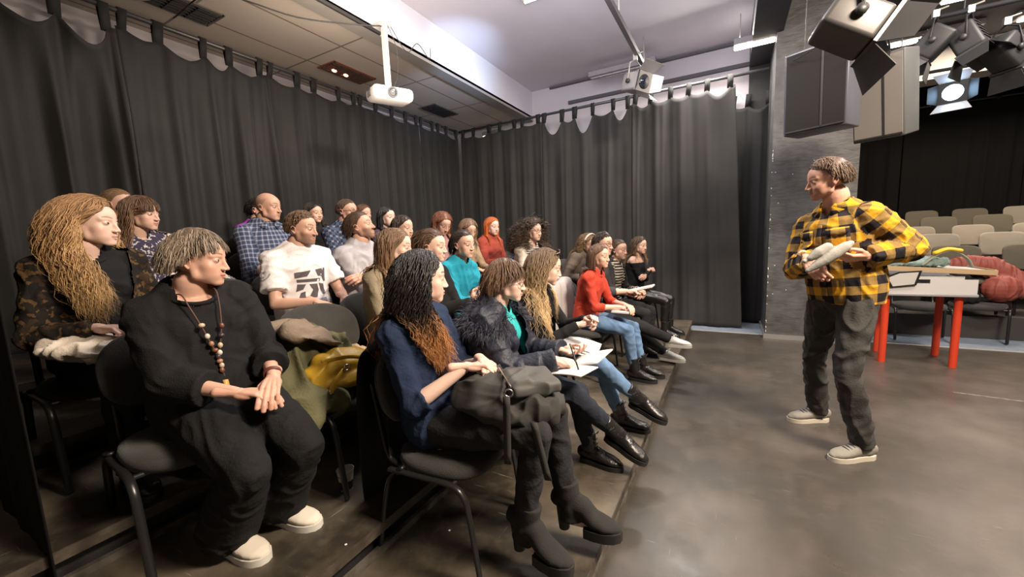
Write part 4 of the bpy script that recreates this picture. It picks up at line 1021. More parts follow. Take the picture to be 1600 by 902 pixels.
CT, CJ, CS_ = seated('short-haired woman writing in a navy puffer coat over a turquoise top', (787, 403), -1.0, 1, 'f',
    dict(c0=(.12, .065, .035), c1=(.20, .12, .07), len=.10, n=560, style='short', bangs=1, bl=.075, bside=.6, vol=.12, g0=.02, g1=.10, cvar=.4, mess=.12, part=-.3),
    T(mat('turquoise_knit', (.03, .48, .50), .85, bump=.2, bscale=150), name='sweater', e=.010, bust=1), Bt(cl('dark_navy_trousers', (.020, .024, .034)), e=.006), BOOT, yaw=8, look=22, pitch=-5, k=.94, det=2, dx=.09, skin=SK3, bust=1.1, fat=.12,
    hR=dict(rel=1, p=(.36, .10, .19), d=(.9, .3, -.25), n=(.0, -.3, 1), curl=.9, thumb=1), hL=dict(rel=1, p=(.34, -.12, .17), d=(.9, -.2, 0), n=(0, .2, -1), curl=.5),
    fR=dict(p=np.array([-.50, 2.02, .275]), pole=(.0, .6, .9), pitch=-22, yaw=-6), fL=dict(p=np.array([-.66, 2.02, .145]), yaw=-4), glasses=mat('thin_metal_frame', (.35, .25, .25), .3, metal=.8), chairlab='black chair under the woman in the puffer coat')
BL, BJ, BS = seated('woman with very long wavy blonde hair, black top and blue jeans, papers on her lap', (850, 387), -.98, 1, 'f',
    dict(c0=(.14, .085, .045), c1=(.70, .52, .30), len=.56, n=520, wave=.012, wf=5, g0=.04, g1=.30, vol=.12, part=.0, grav=.55, clump=11, cvar=.3),
    T(BLKT, e=.010), Bt(JEANS, name='jeans', e=.004), BOOT, yaw=2, look=28, pitch=-12, k=.93, det=2, dx=.10, skin=SK3,
    hR=dict(rel=1, p=(.30, .03, .25), d=(.75, .6, .25), n=(-.3, -.2, 1), curl=1.0), hL=dict(rel=1, p=(.33, -.05, .27), d=(.75, -.55, .3), n=(.2, .3, 1), curl=1.0),
    fR=dict(p=np.array([-.46, 2.42, .32]), pole=(.0, .6, .9), pitch=-18, yaw=-8), fL=dict(p=np.array([-.60, 2.50, .145]), yaw=0), chairlab='black chair under the blonde woman in jeans')
seated('smiling woman in a bright red sweater and jeans with a brown bob', (935, 381), -1.03, 1, 'f',
    dict(c0=(.11, .055, .030), len=.21, n=420, vol=.06, part=.3, grav=.6, cvar=.25),
    T(mat('red_knit', (.50, .045, .020), .9, bump=.3, bscale=160), name='sweater', sleeve=.70, collar='crew', e=.012), Bt(JEANS, name='jeans', e=.004), BOOT, yaw=-4, look=-14, pitch=0, det=1, head='fs', teeth=1, k=.93, dx=.14,
    hR=dict(rel=1, p=(.33, .02, .13), d=(.8, .55, -.1), n=(0, 0, 1), curl=.55), hL=dict(rel=1, p=(.36, -.04, .14), d=(.7, -.7, -.1), n=(0, 0, 1), curl=.55),
    fR=dict(rel=1, p=(.47, .05, 0)), fL=dict(rel=1, p=(.50, -.10, 0)), chairlab='black chair with a grey jacket over its back')
seated('man in a charcoal t-shirt with dark hair and glasses, ankle over knee in white trainers', (941, 362), -1.10, 1, 'm',
    dict(c0=H_DARK, len=.05, n=300, style='short', vol=.07, tint=.8, quiff=.5), T(cl('charcoal_knit', (.055, .055, .060)), sleeve=.78, e=.014), Bt(BLKJ, e=.012), SNK, yaw=0, look=-18, k=.97, dx=.16, hk=.97,
    hR=dict(rel=1, p=(.40, .06, .22), d=(.9, .1, 0), n=(0, 0, 1), curl=.8), hL=dict(rel=1, p=(.34, -.10, .18), d=(.8, .3, 0), n=(0, 0, 1), curl=.6),
    fR=dict(p=np.array([-.37, 3.95, .30]), pole=(.0, .55, .9), pitch=4, yaw=-12), fL=dict(p=np.array([-.50, 4.02, .150]), yaw=-10), glasses=mat('black_frame', (.02, .02, .02), .3), chairlab='black chair under the man in the charcoal t-shirt', seed=8)
ST_, STJ, STS = seated('woman with tied-back brown hair, black and cream striped top under a dark cardigan', (966, 374), -1.05, 1, 'f',
    dict(c0=H_BROWN, len=.10, n=300, style='back', vol=.03), T(cloth_pattern('striped_knit', 'stripe', (.02, .02, .02), (.55, .48, .38), p=.030, duty=.45), e=.008), Bt(BLKJ, e=.004), BOOT, yaw=-6, look=-22, k=.93, dx=.10, hands='write', seed=9, chairlab='black chair under the woman in stripes')
OFF_, OFJ, OFS = seated('woman in a black off-shoulder top, arms crossed, far end of lowest row', (999, 369), -1.0, 1, 'f',
    dict(c0=(.07, .04, .022), c1=(.30, .18, .09), len=.30, n=420, wave=.014, g0=.10, g1=.26, vol=.10, grav=.5), T(BLKT, e=.008, topt=.78, offsh=1), Bt(LEA, e=.004), BOOT, yaw=-10, look=-28, k=.92, dx=.06, hands='crossed', seed=10, skin=SK1, chairlab='black chair at the far end of the lowest row')
# --- second row
OL, OJ, OS = seated('older woman in a black sweater and wide trousers wearing a bead necklace', (300, 356), -1.86, 2, 'f',
    dict(c0=(.17, .125, .085), c1=(.34, .27, .20), len=.080, n=700, style='short', bangs=1, bl=.062, bside=.8, vol=.13, g0=.0, g1=.07, cvar=.4, mess=.10, part=.5, fwd=.2),
    T(BLKT, name='sweater', sleeve=.80, e=.020, loose=.035, collar='crew', neckcut=(.082, .078, .045), sl_e=.016, fold=.007, tip=.004), Bt(cl('black_wide_trousers', (.013, .013, .014)), e=.018, hem=.050, fold=.007, len=.99),
    dict(kind='slip', mat=mat('cream_canvas', (.70, .64, .54), .7), sole_mat=WHR, lace_mat=WHR), yaw=-5, look=42, pitch=-4, k=1.0, nbz=-.030, thigh=.47, det=2, dx=.0, head='fh', skin=SK2, fat=.20, bust=1.2, slouch=.05, chdy=-.08, hk=.95, eyeopen=.75,
    hR=dict(rel=1, p=(.30, .045, .105), d=(.75, .62, -.12), n=(.05, .1, 1), curl=.45, thumb=.3), hL=dict(rel=1, p=(.30, -.085, .120), d=(.75, -.60, -.20), n=(.1, .1, 1), curl=.42, thumb=.3),
    fR=dict(p=np.array([-1.64, .655, .29]), yaw=8), fL=dict(p=np.array([-1.62, .84, .29]), yaw=12), chairlab='black chair under the older woman in black')
seated('young woman in a khaki dress with long straight light brown hair', (615, 356), -1.78, 2, 'f',
    dict(c0=(.17, .095, .05), c1=(.33, .20, .10), len=.52, n=520, wave=.002, g0=.05, g1=.4, vol=.05, grav=.7, part=.0, cvar=.22),
    T(cl('khaki_cotton', (.30, .25, .17), var=.1), name='dress', sleeve=.62, e=.018, loose=.04, fold=.010, bot=-.1), Bt(cl('khaki_cotton', (.30, .25, .17)), name='dress_skirt', skirt=1, e=.02, len=.72), BOOT, yaw=6, look=30, pitch=-6, k=.97, det=1, dx=.05, hands='lap', seed=4, skin=SK3, chairlab='black chair under the woman in khaki')
seated('woman in a black sweater with brown hair pinned up, hand near her chin', (672, 357), -1.72, 2, 'f',
    dict(c0=(.10, .055, .03), c1=(.2, .11, .05), len=.14, n=480, style='back', vol=.10, mess=.1), T(BLKT, name='sweater', e=.014), Bt(BLKJ), BOOT, yaw=0, look=18, k=.93, head='fs', teeth=1, det=1, dx=.0, seed=5, skin=SK3,
    hR=dict(rel=1, p=(.30, .02, .24), d=(.1, .3, .9), n=(-.9, -.3, .1), curl=.9), hL=dict(rel=1, p=(.26, 0, .20), d=(.7, -.7, 0), n=(0, 0, 1), curl=.5), chairlab='black chair under the woman with pinned-up hair')
seated('young woman leaning forward in a teal sweatshirt, dark hair tied back', (722, 359), -1.78, 2, 'f',
    dict(c0=H_DARK, c1=H_BROWN, len=.10, n=320, style='back', vol=.03), T(mat('teal_fleece', (.008, .27, .38), .9, bump=.3, bscale=120), name='sweatshirt', collar='crew', e=.022, loose=.03, fold=.009), Bt(BLKJ), BOOT, yaw=-4, look=-8, pitch=-3, k=.93, det=1, dx=.22, seed=6,
    hR=dict(rel=1, p=(.44, .02, .17), d=(.8, .4, -.2), n=(0, 0, 1), curl=.5), hL=dict(rel=1, p=(.44, -.06, .16), d=(.8, -.4, -.2), n=(0, 0, 1), curl=.5), chairlab='black chair under the woman in teal')
CU_, CUJ, CUS = seated('woman with a big mass of dark curly hair, glasses and striped top', (832, 340), -1.78, 2, 'f',
    dict(c0=(.050, .030, .020), c1=(.10, .055, .03), len=.34, n=760, wave=.032, wf=9, vol=.30, grav=.32, mess=.28, clump=40, g0=.1, g1=.3), T(cloth_pattern('fine_stripe', 'stripe', (.60, .56, .50), (.05, .05, .06), p=.022, duty=.35), e=.008), Bt(cl('grey_trousers', (.13, .12, .12))), SNK, yaw=-14, look=-16, k=1.0, det=1, dx=.05, seed=7, glasses=MATS['black_frame'], hands='knees', chairlab='black chair under the woman with dark curls')
HB_, HBJ, HBS = seated('woman with curly light hair and a cream headband, leaning forward in a taupe jacket', (918, 364), -1.45, 2, 'f',
    dict(c0=(.20, .12, .06), c1=(.42, .28, .15), len=.26, n=420, wave=.016, wf=6, vol=.10, grav=.4, mess=.12), T(cl('taupe_jacket', (.16, .125, .10)), name='jacket', e=.024, loose=.02), Bt(JEANS), BOOT, yaw=-10, look=-30, pitch=-20, k=.93, dx=.32, seed=11, hands='lap', chairlab='black chair under the woman with a headband')
# --- third row
BW, BWJ, BWS = seated('woman with very long tousled strawberry blonde hair in a brown and black patterned jacket', (132, 303), -2.54, 3, 'f',
    dict(c0=(.34, .185, .080), c1=(.52, .33, .14), len=.50, n=640, wave=.014, wf=2.4, vol=.20, grav=.5, mess=.07, pull=(0, .22, 0), pullall=1, pullz=-.09, g0=.05, g1=.4, part=-.25, clump=9, cvar=.4, hl=.02),
    T(BLKT, e=.010, collar='crew'), Bt(BLKJ, e=.012), BOOT, yaw=0, look=42, pitch=-2, k=1.0, det=2, dx=.07, skin=SK3, seed=2, hk=.94, lip=.6, eyeopen=.8,
    hR=dict(rel=1, p=(.26, .09, .17), d=(.8, .6, -.1), n=(0, 0, 1), curl=.6), chairlab='black chair under the woman with strawberry blonde hair')
WT, WTJ, WTS = seated('man in a white printed t-shirt with cropped brown hair, forearms bare', (467, 329), -2.50, 3, 'm',
    dict(c0=(.15, .085, .045), len=.035, n=420, style='short', vol=.055, tint=.8, quiff=.5), T(mat('white_jersey', (.78, .74, .74), .9, bump=.2, bscale=120), name='tshirt', sleeve=.36, collar='crew', e=.020, loose=.02, fold=.010, tip=.014), Bt(cl('grey_jeans', (.08, .08, .09))), SNK, yaw=-2, look=24, pitch=-4, k=1.0, det=1, dx=.07, beard=.55, seed=12, skin=SK2, hands='knees', chairlab='black chair under the man in the white t-shirt')
seated('man in a light grey sweatshirt with swept-back brown hair, chin raised', (560, 330), -2.50, 3, 'm',
    dict(c0=(.085, .05, .032), len=.075, n=320, style='back', vol=.07, tint=.7), T(mat('grey_marl', (.42, .40, .43), .9, bump=.2, bscale=120), name='sweatshirt', collar='crew', e=.018, loose=.03, fold=.009), Bt(JEANS), SNK, yaw=0, look=28, pitch=14, k=.97, det=1, dx=.04, beard=.6, seed=13, skin=SK2, hands='crossed', chairlab='black chair under the man in the light grey sweatshirt')
seated('dark-haired woman with narrowed eyes, seen between the grey sweatshirt and the khaki dress', (628, 336), -2.55, 3, 'f',
    dict(c0=H_DARK, len=.30, n=380, vol=.06, part=.0, grav=.7), T(cl('dark_plum', (.06, .035, .05)), e=.012), Bt(BLKJ), DKS, yaw=0, look=2, k=.93, eyeopen=.6, seed=14, chairlab='black chair in the third riser behind the woman in khaki')
seated('auburn-haired woman in a dusty pink top looking down at her hands', (690, 330), -2.50, 3, 'f',
    dict(c0=(.20, .07, .035), len=.34, n=380, vol=.06, grav=.6, part=.2), T(cl('dusty_pink', (.36, .20, .20)), e=.012), Bt(cloth_pattern('floral_skirt', 'blotch', (.05, .02, .02), (.4, .15, .12), p=.02)), DKS, yaw=-8, look=-18, pitch=-30, k=.93, seed=15, dx=.06, hands='write', chairlab='black chair under the auburn-haired woman')
seated('woman with light brown hair hanging round her lowered face, beside the redhead', (731, 341), -2.48, 3, 'f',
    dict(c0=(.20, .12, .07), c1=(.3, .18, .1), len=.26, n=380, wave=.010, vol=.08, grav=.5), T(cl('tan_top', (.34, .25, .16)), e=.012), Bt(BLKJ), DKS, yaw=-8, look=-22, pitch=-24, k=.93, seed=16, dx=.08, hands='write', chairlab='black chair beside the redhead')
RH_, RHJ, RHS = seated('redhead with long straight orange hair in a red cardigan, holding a blue phone', (768, 339), -2.50, 3, 'f',
    dict(c0=(.48, .115, .020), len=.32, n=480, vol=.06, grav=.75, part=.0, cvar=.2), T(mat('brick_red_knit', (.32, .05, .03), .9, bump=.3, bscale=120), name='cardigan', e=.022, loose=.03), Bt(cl('red_trousers', (.30, .04, .03))), DKS, yaw=-12, look=-20, pitch=-5, k=.95, det=1, seed=17, skin=SK3, dx=.05,
    hR=dict(rel=1, p=(.26, .04, .22), d=(.9, .2, .1), n=(0, 0, 1), curl=.5), chairlab='black chair under the redhead')
# --- fourth row
FL, FLJ, FLS = seated('woman with brown fringe and shoulder-length hair, white cardigan over a speckled navy top', (215, 305), -3.28, 4, 'f',
    dict(c0=(.14, .075, .040), c1=(.24, .13, .07), len=.26, n=480, vol=.10, bangs=1, wave=.008, grav=.6, g0=.1, g1=.25), T(cloth_pattern('speckled_navy', 'blotch', (.045, .04, .07), (.55, .5, .5), p=.016, duty=.58), e=.010), Bt(cl('pale_trousers', (.55, .5, .46))), DKS, yaw=0, look=33, k=.95, det=1, seed=18, dx=.06, chairlab='black chair under the woman in the speckled top')
seated('bald man in a navy and white checked shirt', (415, 300), -3.24, 4, 'm',
    dict(c0=(.16, .12, .09), len=0, style='short', nocap=1, tint=.45, baldtop=1), T(cloth_pattern('small_check', 'check', (.045, .060, .115), (.17, .19, .27), (.33, .35, .42), p=.034, duty=.30), name='shirt', collar='shirt', e=.016, loose=.03, sleeve=.62), Bt(BLKJ), DKS, yaw=0, look=24, k=1.0, det=1, seed=19, skin=SK2, dx=.06, fat=.15, head='mh', chairlab='black chair under the bald man')
seated('man with glasses in a blue and grey plaid shirt, hand raised', (540, 311), -3.24, 4, 'm',
    dict(c0=(.10, .06, .035), len=.035, n=260, style='short', vol=.03, tint=.7, hl=.12), T(cloth_pattern('blue_plaid', 'check', (.07, .095, .16), (.028, .035, .065), (.20, .22, .27), p=.055, duty=.4), name='shirt', collar='shirt', e=.018, loose=.03), Bt(BLKJ), DKS, yaw=-2, look=14, k=1.0, det=1, seed=20, skin=SK2, dx=.05, glasses=MATS['black_frame'],
    hR=dict(rel=1, p=(.28, .08, .34), d=(.2, .1, .95), n=(-1, 0, .1), curl=1.0), chairlab='black chair under the man in blue plaid')
seated('pale woman with straight black hair and a dark patterned top', (603, 323), -3.24, 4, 'f',
    dict(c0=(.012, .011, .012), len=.34, n=360, vol=.04, grav=.75, part=.1), T(cloth_pattern('dark_print', 'blotch', (.035, .03, .05), (.10, .07, .09), p=.02), e=.012), Bt(BLKJ), DKS, yaw=0, look=0, k=.93, seed=21, skin=(.80, .56, .47), lip=.9, chairlab='black chair under the pale woman with black hair')
# --- top row
seated('person with light brown hair pulled off a high forehead, mostly hidden behind the blonde woman', (181, 295), -3.95, 5, 'f',
    dict(c0=(.25, .15, .08), len=.08, n=200, style='back', vol=.03), T(cl('brown_top', (.12, .08, .06))), Bt(BLKJ), DKS, look=35, k=.93, seed=22, chairlab='black chair on the top riser behind the woman in the speckled top')
seated('person in a bright purple top with dark hair, half hidden behind the bald man', (402, 309), -3.95, 5, 'f',
    dict(c0=H_BLK, len=.08, n=260, style='back', vol=.03), T(mat('purple_jersey', (.30, .045, .38), .85, bump=.2), e=.014), Bt(BLKJ), DKS, look=30, k=.95, seed=23, chairlab='black chair on the top riser under the person in purple')
seated('smiling woman with wavy black hair and a dark jacket in the top row', (489, 316), -3.95, 5, 'f',
    dict(c0=H_BLK, len=.30, n=360, vol=.09, wave=.008, grav=.55), T(cl('black_jacket', (.025, .023, .023)), e=.02), Bt(BLKJ), DKS, yaw=-4, look=0, k=.93, head='fs', seed=24, chairlab='black chair on the top riser under the woman in the dark jacket')
seated('woman with reddish brown hair, half hidden behind the man in blue plaid', (567, 319), -3.95, 5, 'f',
    dict(c0=(.13, .06, .03), len=.26, n=300, vol=.06, grav=.6), T(cl('rust_top', (.25, .09, .04)), e=.012), Bt(BLKJ), DKS, look=2, k=.93, seed=25, chairlab='black chair on the top riser under the woman with reddish brown hair')

# --- the presenter
PLAID = cloth_pattern('buffalo_plaid', 'plaid', (.66, .33, .022), (.018, .015, .018), (.25, .155, .050), p=.104, duty=.5, off=.25)
PM = frame(218, -8, 3); hcP = at(1291, 281, Y=3.10)
SNP = dict(kind='sneaker', mat=mat('grey_mesh', (.26, .245, .21), .85, bump=.4, bscale=200), sole_mat=mat('off_white_sole', (.62, .57, .48), .6), lace_mat=mat('navy_lace', (.03, .05, .08), .7))
PS = dict(sex='m', k=1.055, det=2, standing=1, hc=hcP, hrot=(192, -8, 3), pel=np.array([.645, 3.13, 1.0]), fz=0, yaw=222, skin=(.66, .38, .28), head='ms', beard=.35, seed=30, hk=1.04, eyeopen=.8,
    hair=dict(c0=(.11, .065, .045), c1=(.16, .10, .06), len=.055, n=520, style='short', quiff=.28, vol=.08, mess=.10, tint=.8, g0=0, g1=.05),
    hR=dict(p=at(1262, 408, Y=2.94), d=(.25, -.5, -.42), n=(-.6, -.5, .6), curl=.75, pole=(.9, -.5, -.5)),
    hL=dict(p=at(1340, 404, Y=2.90), el=(.905, 3.06, 1.275), d=(-.85, -.40, -.05), n=(.1, -.5, -.8), curl=.6, pole=(-.75, -.55, -.7)),
    fR=dict(p=np.array([.60, 3.46, 0]), yaw=205, pole=(.1, 1, 0)), fL=dict(p=np.array([.745, 2.98, 0]), yaw=212, pole=(0, 1, 0)), thigh=.46, shin=.45, slouch=-.0,
    top=dict(mat=PLAID, name='shirt', collar='shirt', e=.026, loose=.03, bot=-.30, fold=.008, sl_e=.008, hemcut=-.05, neckcut=(.060, .064, .06)), bottom=dict(mat=cl('charcoal_denim', (.052, .050, .047), var=.35, vscale=8), e=.010, hem=.016, fold=.012, name='jeans'), shoe=SNP, nb=hcP+np.array([.075, .05, -.205]))
PR, PJ = person('bearded man standing on the stage floor in a yellow and black plaid shirt', PS)
# ------------------------------------------------------------------ extra clothing worn open over a top
def open_coat(root, J, S, m, name, e=.035, gap=.07, bot=-.12, puff=0, sleeve=1.0, fold=.008, vox=None, topt=1.0):
    k = J['k']; B = J['B']; sp = J['spine']; a = Acc(); torso(a, J, e, .03, top=topt, bottom=bot); a.ell(sp(-.02), (.19*k, .16*k, .10*k), B)
    for s in (-1, 1):
        a.tube([sp(.99), J['sh'][s]*.55+sp(.99)*.45+B[:, 2]*.01, J['sh'][s]], [(.045*k+e), (.046*k+e*.8), (.055*k+e*.8)], 12); arm(a, J, s, e*.75, sleeve*.985, tip=.006)
    pel = sp(0)
    def cut(c):
        d = c-pel; x = d@B[:, 0]; y = d@B[:, 1]; z = d@B[:, 2]; H = np.linalg.norm(sp(1)-pel)
        return ((y > .02) & (abs(x) < (gap*(.5+.6*z/H))*k) & (z > -.03)) | (z < -.10)
    def push(co):
        if puff:
            d = co-pel; z = d@B[:, 2]; n = co-sp(.5); n = n-np.outer(n@B[:, 2], B[:, 2]); n /= np.linalg.norm(n, axis=1)[:, None]
            uv = bone_coords(co, J, ('torso', 'arms')); co = co+n*(puff*(np.abs(np.sin(uv[:, 1]*math.pi/.085))**.6-.6))[:, None]
        return co
    return garment(name, a, J, m, root, vox or .009, ('torso', 'arms'), fold, S['seed']+7, cut, push=push)
FAB_L = 5
o = open_coat(CT, CJ, CS_, cl('navy_puffer', (.020, .024, .040), rough=.55, spec=.4), 'coat', e=.048, gap=.075, puff=.014, vox=.008)
def tufts(parent, org, pts, nrm_, n, L, col, m, seed=0, r=.0016, grav=.4):
    rg = np.random.RandomState(seed); idx = rg.randint(0, len(pts), n); p = pts[idx]+rg.normal(size=(n, 3))*.012; d = nrm_[idx]+rg.normal(size=(n, 3))*.45
    path = [p]
    for i in range(5):
        d = d/np.linalg.norm(d, axis=1)[:, None]; p = p+d*(L/5*rg.uniform(.6, 1.1, n))[:, None]; d = d+np.array([0, 0, -grav])+rg.normal(size=(n, 3))*.15; path.append(p)
    P = np.array(path).transpose(1, 0, 2); a = Acc(); V = []; side = np.cross(P[:, 1]-P[:, 0], rg.normal(size=(n, 3))); side /= np.linalg.norm(side, axis=1)[:, None]
    w = np.array([1, 1, .9, .7, .45, .1])*r; s2 = np.cross(side, P[:, -1]-P[:, 0]); s2 /= np.linalg.norm(s2, axis=1)[:, None]
    V = np.stack([P+side[:, None]*w[None, :, None], P+s2[:, None]*w[None, :, None], P-side[:, None]*w[None, :, None]], 2).reshape(-1, 3)
    i, j, k = np.meshgrid(np.arange(n), np.arange(5), np.arange(3), indexing='ij'); i, j, k = i.ravel(), j.ravel(), k.ravel(); b = i*18; k2 = (k+1) % 3
    q = np.stack([b+j*3+k, b+j*3+k2, b+(j+1)*3+k2, b+(j+1)*3+k], 1); a.add(V, q)
    ob = obj('fur_trim', a, m, parent, org); c = np.repeat(np.array(col)*rg.uniform(.5, 1.7, n)[:, None], 18, 0); set_attr(ob.data, 'Col', c)
sp = CJ['spine']; B = CJ['B']; k = CJ['k']; pts, nn = [], []
for t in np.linspace(-2.5, 2.5, 60):
    for q in range(8):
        rr = .095+.016*q; p = sp(.99)+(-B[:, 1]*math.cos(t)*rr*.80+B[:, 0]*math.sin(t)*rr*1.15)*k+B[:, 2]*(.035-.012*q-.02*(abs(t) > 1.6)); pts.append(p); nn.append(nrm(p-sp(.8)))
tufts(o, CJ['org'], np.array(pts), np.array(nn), 3400, .075, (.030, .034, .055), MATS['hair_strands'], 3, .0017)
open_coat(BW, BWJ, BWS, cloth_pattern('leaf_jacquard', 'blotch', (.014, .011, .009), (.10, .058, .024), (.036, .022, .013), p=.030, duty=.56), 'jacket', e=.024, gap=.12, fold=.008)
CURL = [o for o in bpy.data.objects if o.get('label', '').startswith('woman with a big mass')][0]
# white cardigans
def find(s): return [o for o in bpy.data.objects if o.get('label', '').startswith(s)][0]
open_coat(FL, FLJ, FLS, mat('cream_wool', (.62, .54, .46), .9, bump=.3), 'cardigan', e=.022, gap=.13, vox=.011)

open_coat(CU_, CUJ, CUS, MATS['cream_wool'], 'cardigan', e=.022, gap=.14, vox=.012)
open_coat(ST_, STJ, STS, cl('charcoal_wool', (.035, .034, .036)), 'cardigan', e=.020, gap=.16, vox=.012)
a = Acc(); M_, k_, c_ = HBJ['M'], HBJ['hk'], HBJ['hc']; a.tube([np.array([.093*math.sin(t), .020, .028+.109*math.cos(t)])*k_@M_.T+c_ for t in np.linspace(-1.75, 1.75, 22)], (.006, .014), 8, up=M_[:, 1]); obj('headband', a, mat('cream_band', (.66, .58, .50), .6), HB_, HBJ['org'])
# older woman's necklace of cords and beads
k, B, sp = OJ['k'], OJ['B'], OJ['spine']; nk = Acc(); bd = Acc(); root = OL
fr = lambda t, x, out=0: sp(t)+B[:, 0]*x+B[:, 1]*(np.interp(t, [.1, .35, .6, .76, .92, 1.0], [.170, .172, .170, .165, .132, .095])*k+.008+out)
L_ = [sp(1.03)-B[:, 1]*.060, sp(1.05)+B[:, 0]*.058, fr(1.0, .055), fr(.88, .05), fr(.70, .035), fr(.55, .022), fr(.44, .012)]
R_ = [sp(1.03)-B[:, 1]*.060, sp(1.05)-B[:, 0]*.058, fr(1.0, -.055), fr(.88, -.045), fr(.70, -.028), fr(.55, -.010), fr(.44, .008)]
nk.tube(catmull(L_, 6), .0028, 6); nk.tube(catmull(R_, 6), .0028, 6); nk.tube(catmull([fr(.44, .01), fr(.36, .012), fr(.24, .010)], 6), .0022, 6)
NKL = obj('necklace', nk, mat('brown_cord', (.10, .045, .03), .7), root, OJ['org'])
rgb = [(.55, .42, .30), (.18, .07, .04), (.65, .58, .48), (.05, .04, .04), (.35, .18, .10)]
for i, (t, x) in enumerate([(.72, .036), (.68, -.026), (.62, .028), (.60, -.016), (.55, .022), (.52, -.004), (.49, .016), (.46, .004), (.43, .012), (.39, .012), (.35, .010), (.31, .014)]):
    b = Acc(); b.ell(fr(t, x, .004), (.009, .009, .011) if i % 3 else (.011, .011, .009)); obj('bead', b, mat('bead_%s' % ('tan', 'russet', 'bone', 'ebony', 'amber')[i % 5], rgb[i % 5], .35), NKL, OJ['org'])
b = Acc(); b.prism([(-.008, 0), (.010, .004), (.007, -.045), (0, -.058), (-.008, -.04)], B[:, 0], B[:, 2], fr(.22, .012), B[:, 1]*.006); obj('pendant', b, mat('amber_pendant', (.55, .30, .06), .4), NKL, OJ['org'])
b = Acc(); w = OJ['wr'][-1]; d = nrm(OJ['el'][-1]-w); u = nrm(np.cross(d, (0, 0, 1)))
for q in range(3): b.tube([w+d*(.03+.007*q)+(u*math.cos(t)*.030+np.cross(d, u)*math.sin(t)*.025) for t in np.linspace(0, 6.283, 20)[:-1]], .0035, 6, closed=True)
obj('bracelet', b, mat('dark_red_bracelet', (.12, .03, .025), .5), root, OJ['org'])
# navy blouse woman: ear stud, neck chain
b = Acc(); ep = np.array([.0775, .002, -.040])*NJ['hk']@NJ['M'].T+NJ['hc']; b.ell(ep, .0045); obj('earring', b, mat('silver', (.75, .75, .75), .2, metal=1), NV, NJ['org'])
# blonde woman: sunglasses pushed up
b = Acc(); M, hk, hc = BJ['M'], BJ['hk'], BJ['hc']
for s in (-1, 1): b.ell(np.array([s*.032, .058, .118])*hk@M.T+hc, (.026, .010, .018), M); b.tube([np.array(q)*hk@M.T+hc for q in ((s*.060, .06, .115), (s*.088, .0, .075), (s*.090, -.04, .035))], .003, 6)
obj('sunglasses', b, mat('dark_tortoise', (.05, .025, .015), .15), BL, BJ['org'])
# print on the white t-shirt
k, B, sp = WTJ['k'], WTJ['B'], WTJ['spine']; PRT = mat('tshirt_print', (.10, .085, .09), .9); PR2 = mat('tshirt_print_grey', (.34, .31, .34), .9)
tshirt = [c for c in WT.children if c.name.startswith('tshirt')][0]
dgv = bpy.context.evaluated_depsgraph_get(); from mathutils.bvhtree import BVHTree
bvh = BVHTree.FromPolygons([v.co[:] for v in tshirt.data.vertices], [p.vertices[:] for p in tshirt.data.polygons])
def decal(polys, m, name, centre, uvec, vvec, out):
    a = Acc()
    for poly in polys:
        c = np.mean(poly, 0); ring = []
        n = 5; pl = []
        for i in range(len(poly)):
            p0, p1 = np.array(poly[i]), np.array(poly[(i+1) % len(poly)])
            for t in np.linspace(0, 1, n, endpoint=False): pl.append(p0*(1-t)+p1*t)
        G = []
        for f in (1, .66, .33, .02):
            row = []
            for q in pl+[pl[0]]:
                qq = c+(q-c)*f; w = centre+uvec*qq[0]+vvec*qq[1]; o_ = Vector(w+out*.3-WTJ['org']); h = bvh.ray_cast(o_, Vector(-out))
                row.append((np.array(h[0])+np.array(h[1])*.0022 if h[0] is not None and h[1].dot(Vector(out)) > -1 else w-WTJ['org']))
            G.append(row)
        a.grid(np.array(G))
    obj(name, a, m, tshirt)
cc = sp(.50)
tb = [[(-.115, .105), (-.03, .10), (-.05, .055), (-.085, .052), (-.095, .01), (-.110, .012)], [(.0, .10), (.10, .095), (.105, .060), (.03, .062)], [(-.055, .04), (.095, .05), (.09, .03), (-.06, .018)], [(-.09, -.005), (-.05, .008), (-.07, -.075), (-.095, -.07)], [(-.035, .005), (.02, .01), (.0, -.03), (.03, -.08), (-.02, -.085), (-.045, -.04)], [(.04, .012), (.09, .018), (.10, -.03), (.06, -.02)], [(.045, -.035), (.075, -.04), (.095, -.09), (.055, -.088)]]
decal(tb, PRT, 'chest_print', cc, B[:, 0]*k, B[:, 2]*k, B[:, 1])
decal([[(-.10, -.10), (.10, -.095), (.10, -.125), (-.10, -.13)]], PR2, 'chest_print', cc, B[:, 0]*k, B[:, 2]*k, B[:, 1])
S_, E_ = WTJ['sh'][1], WTJ['el'][1]; dn = nrm(E_-S_); outv = nrm(np.cross(dn, B[:, 1])); outv = outv if outv@B[:, 0] > 0 else -outv; outv = nrm(outv+B[:, 1]*.25); fv = nrm(np.cross(outv, dn))
ring = [[(math.cos(t)*.042, math.sin(t)*.042) for t in np.linspace(0, 4.6, 9)]+[(math.cos(t)*.031, math.sin(t)*.031) for t in np.linspace(4.6, 0, 9)], [(math.cos(t)*.022, math.sin(t)*.022) for t in np.linspace(1.2, 5.6, 9)]+[(math.cos(t)*.010, math.sin(t)*.010) for t in np.linspace(5.6, 1.2, 9)]]
for rp in ring:
    a = Acc(); P = []
    for q in rp:
        w = S_+dn*.10+fv*q[0]+dn*q[1]; h = bvh.ray_cast(Vector(w+outv*.3-WTJ['org']), Vector(-outv)); P.append(np.array(h[0])+np.array(h[1])*.003 if h[0] is not None else w-WTJ['org'])
    n = len(P)//2; a.grid(np.array([P[:n], P[n:][::-1]])); obj('sleeve_print', a, PR2, tshirt)

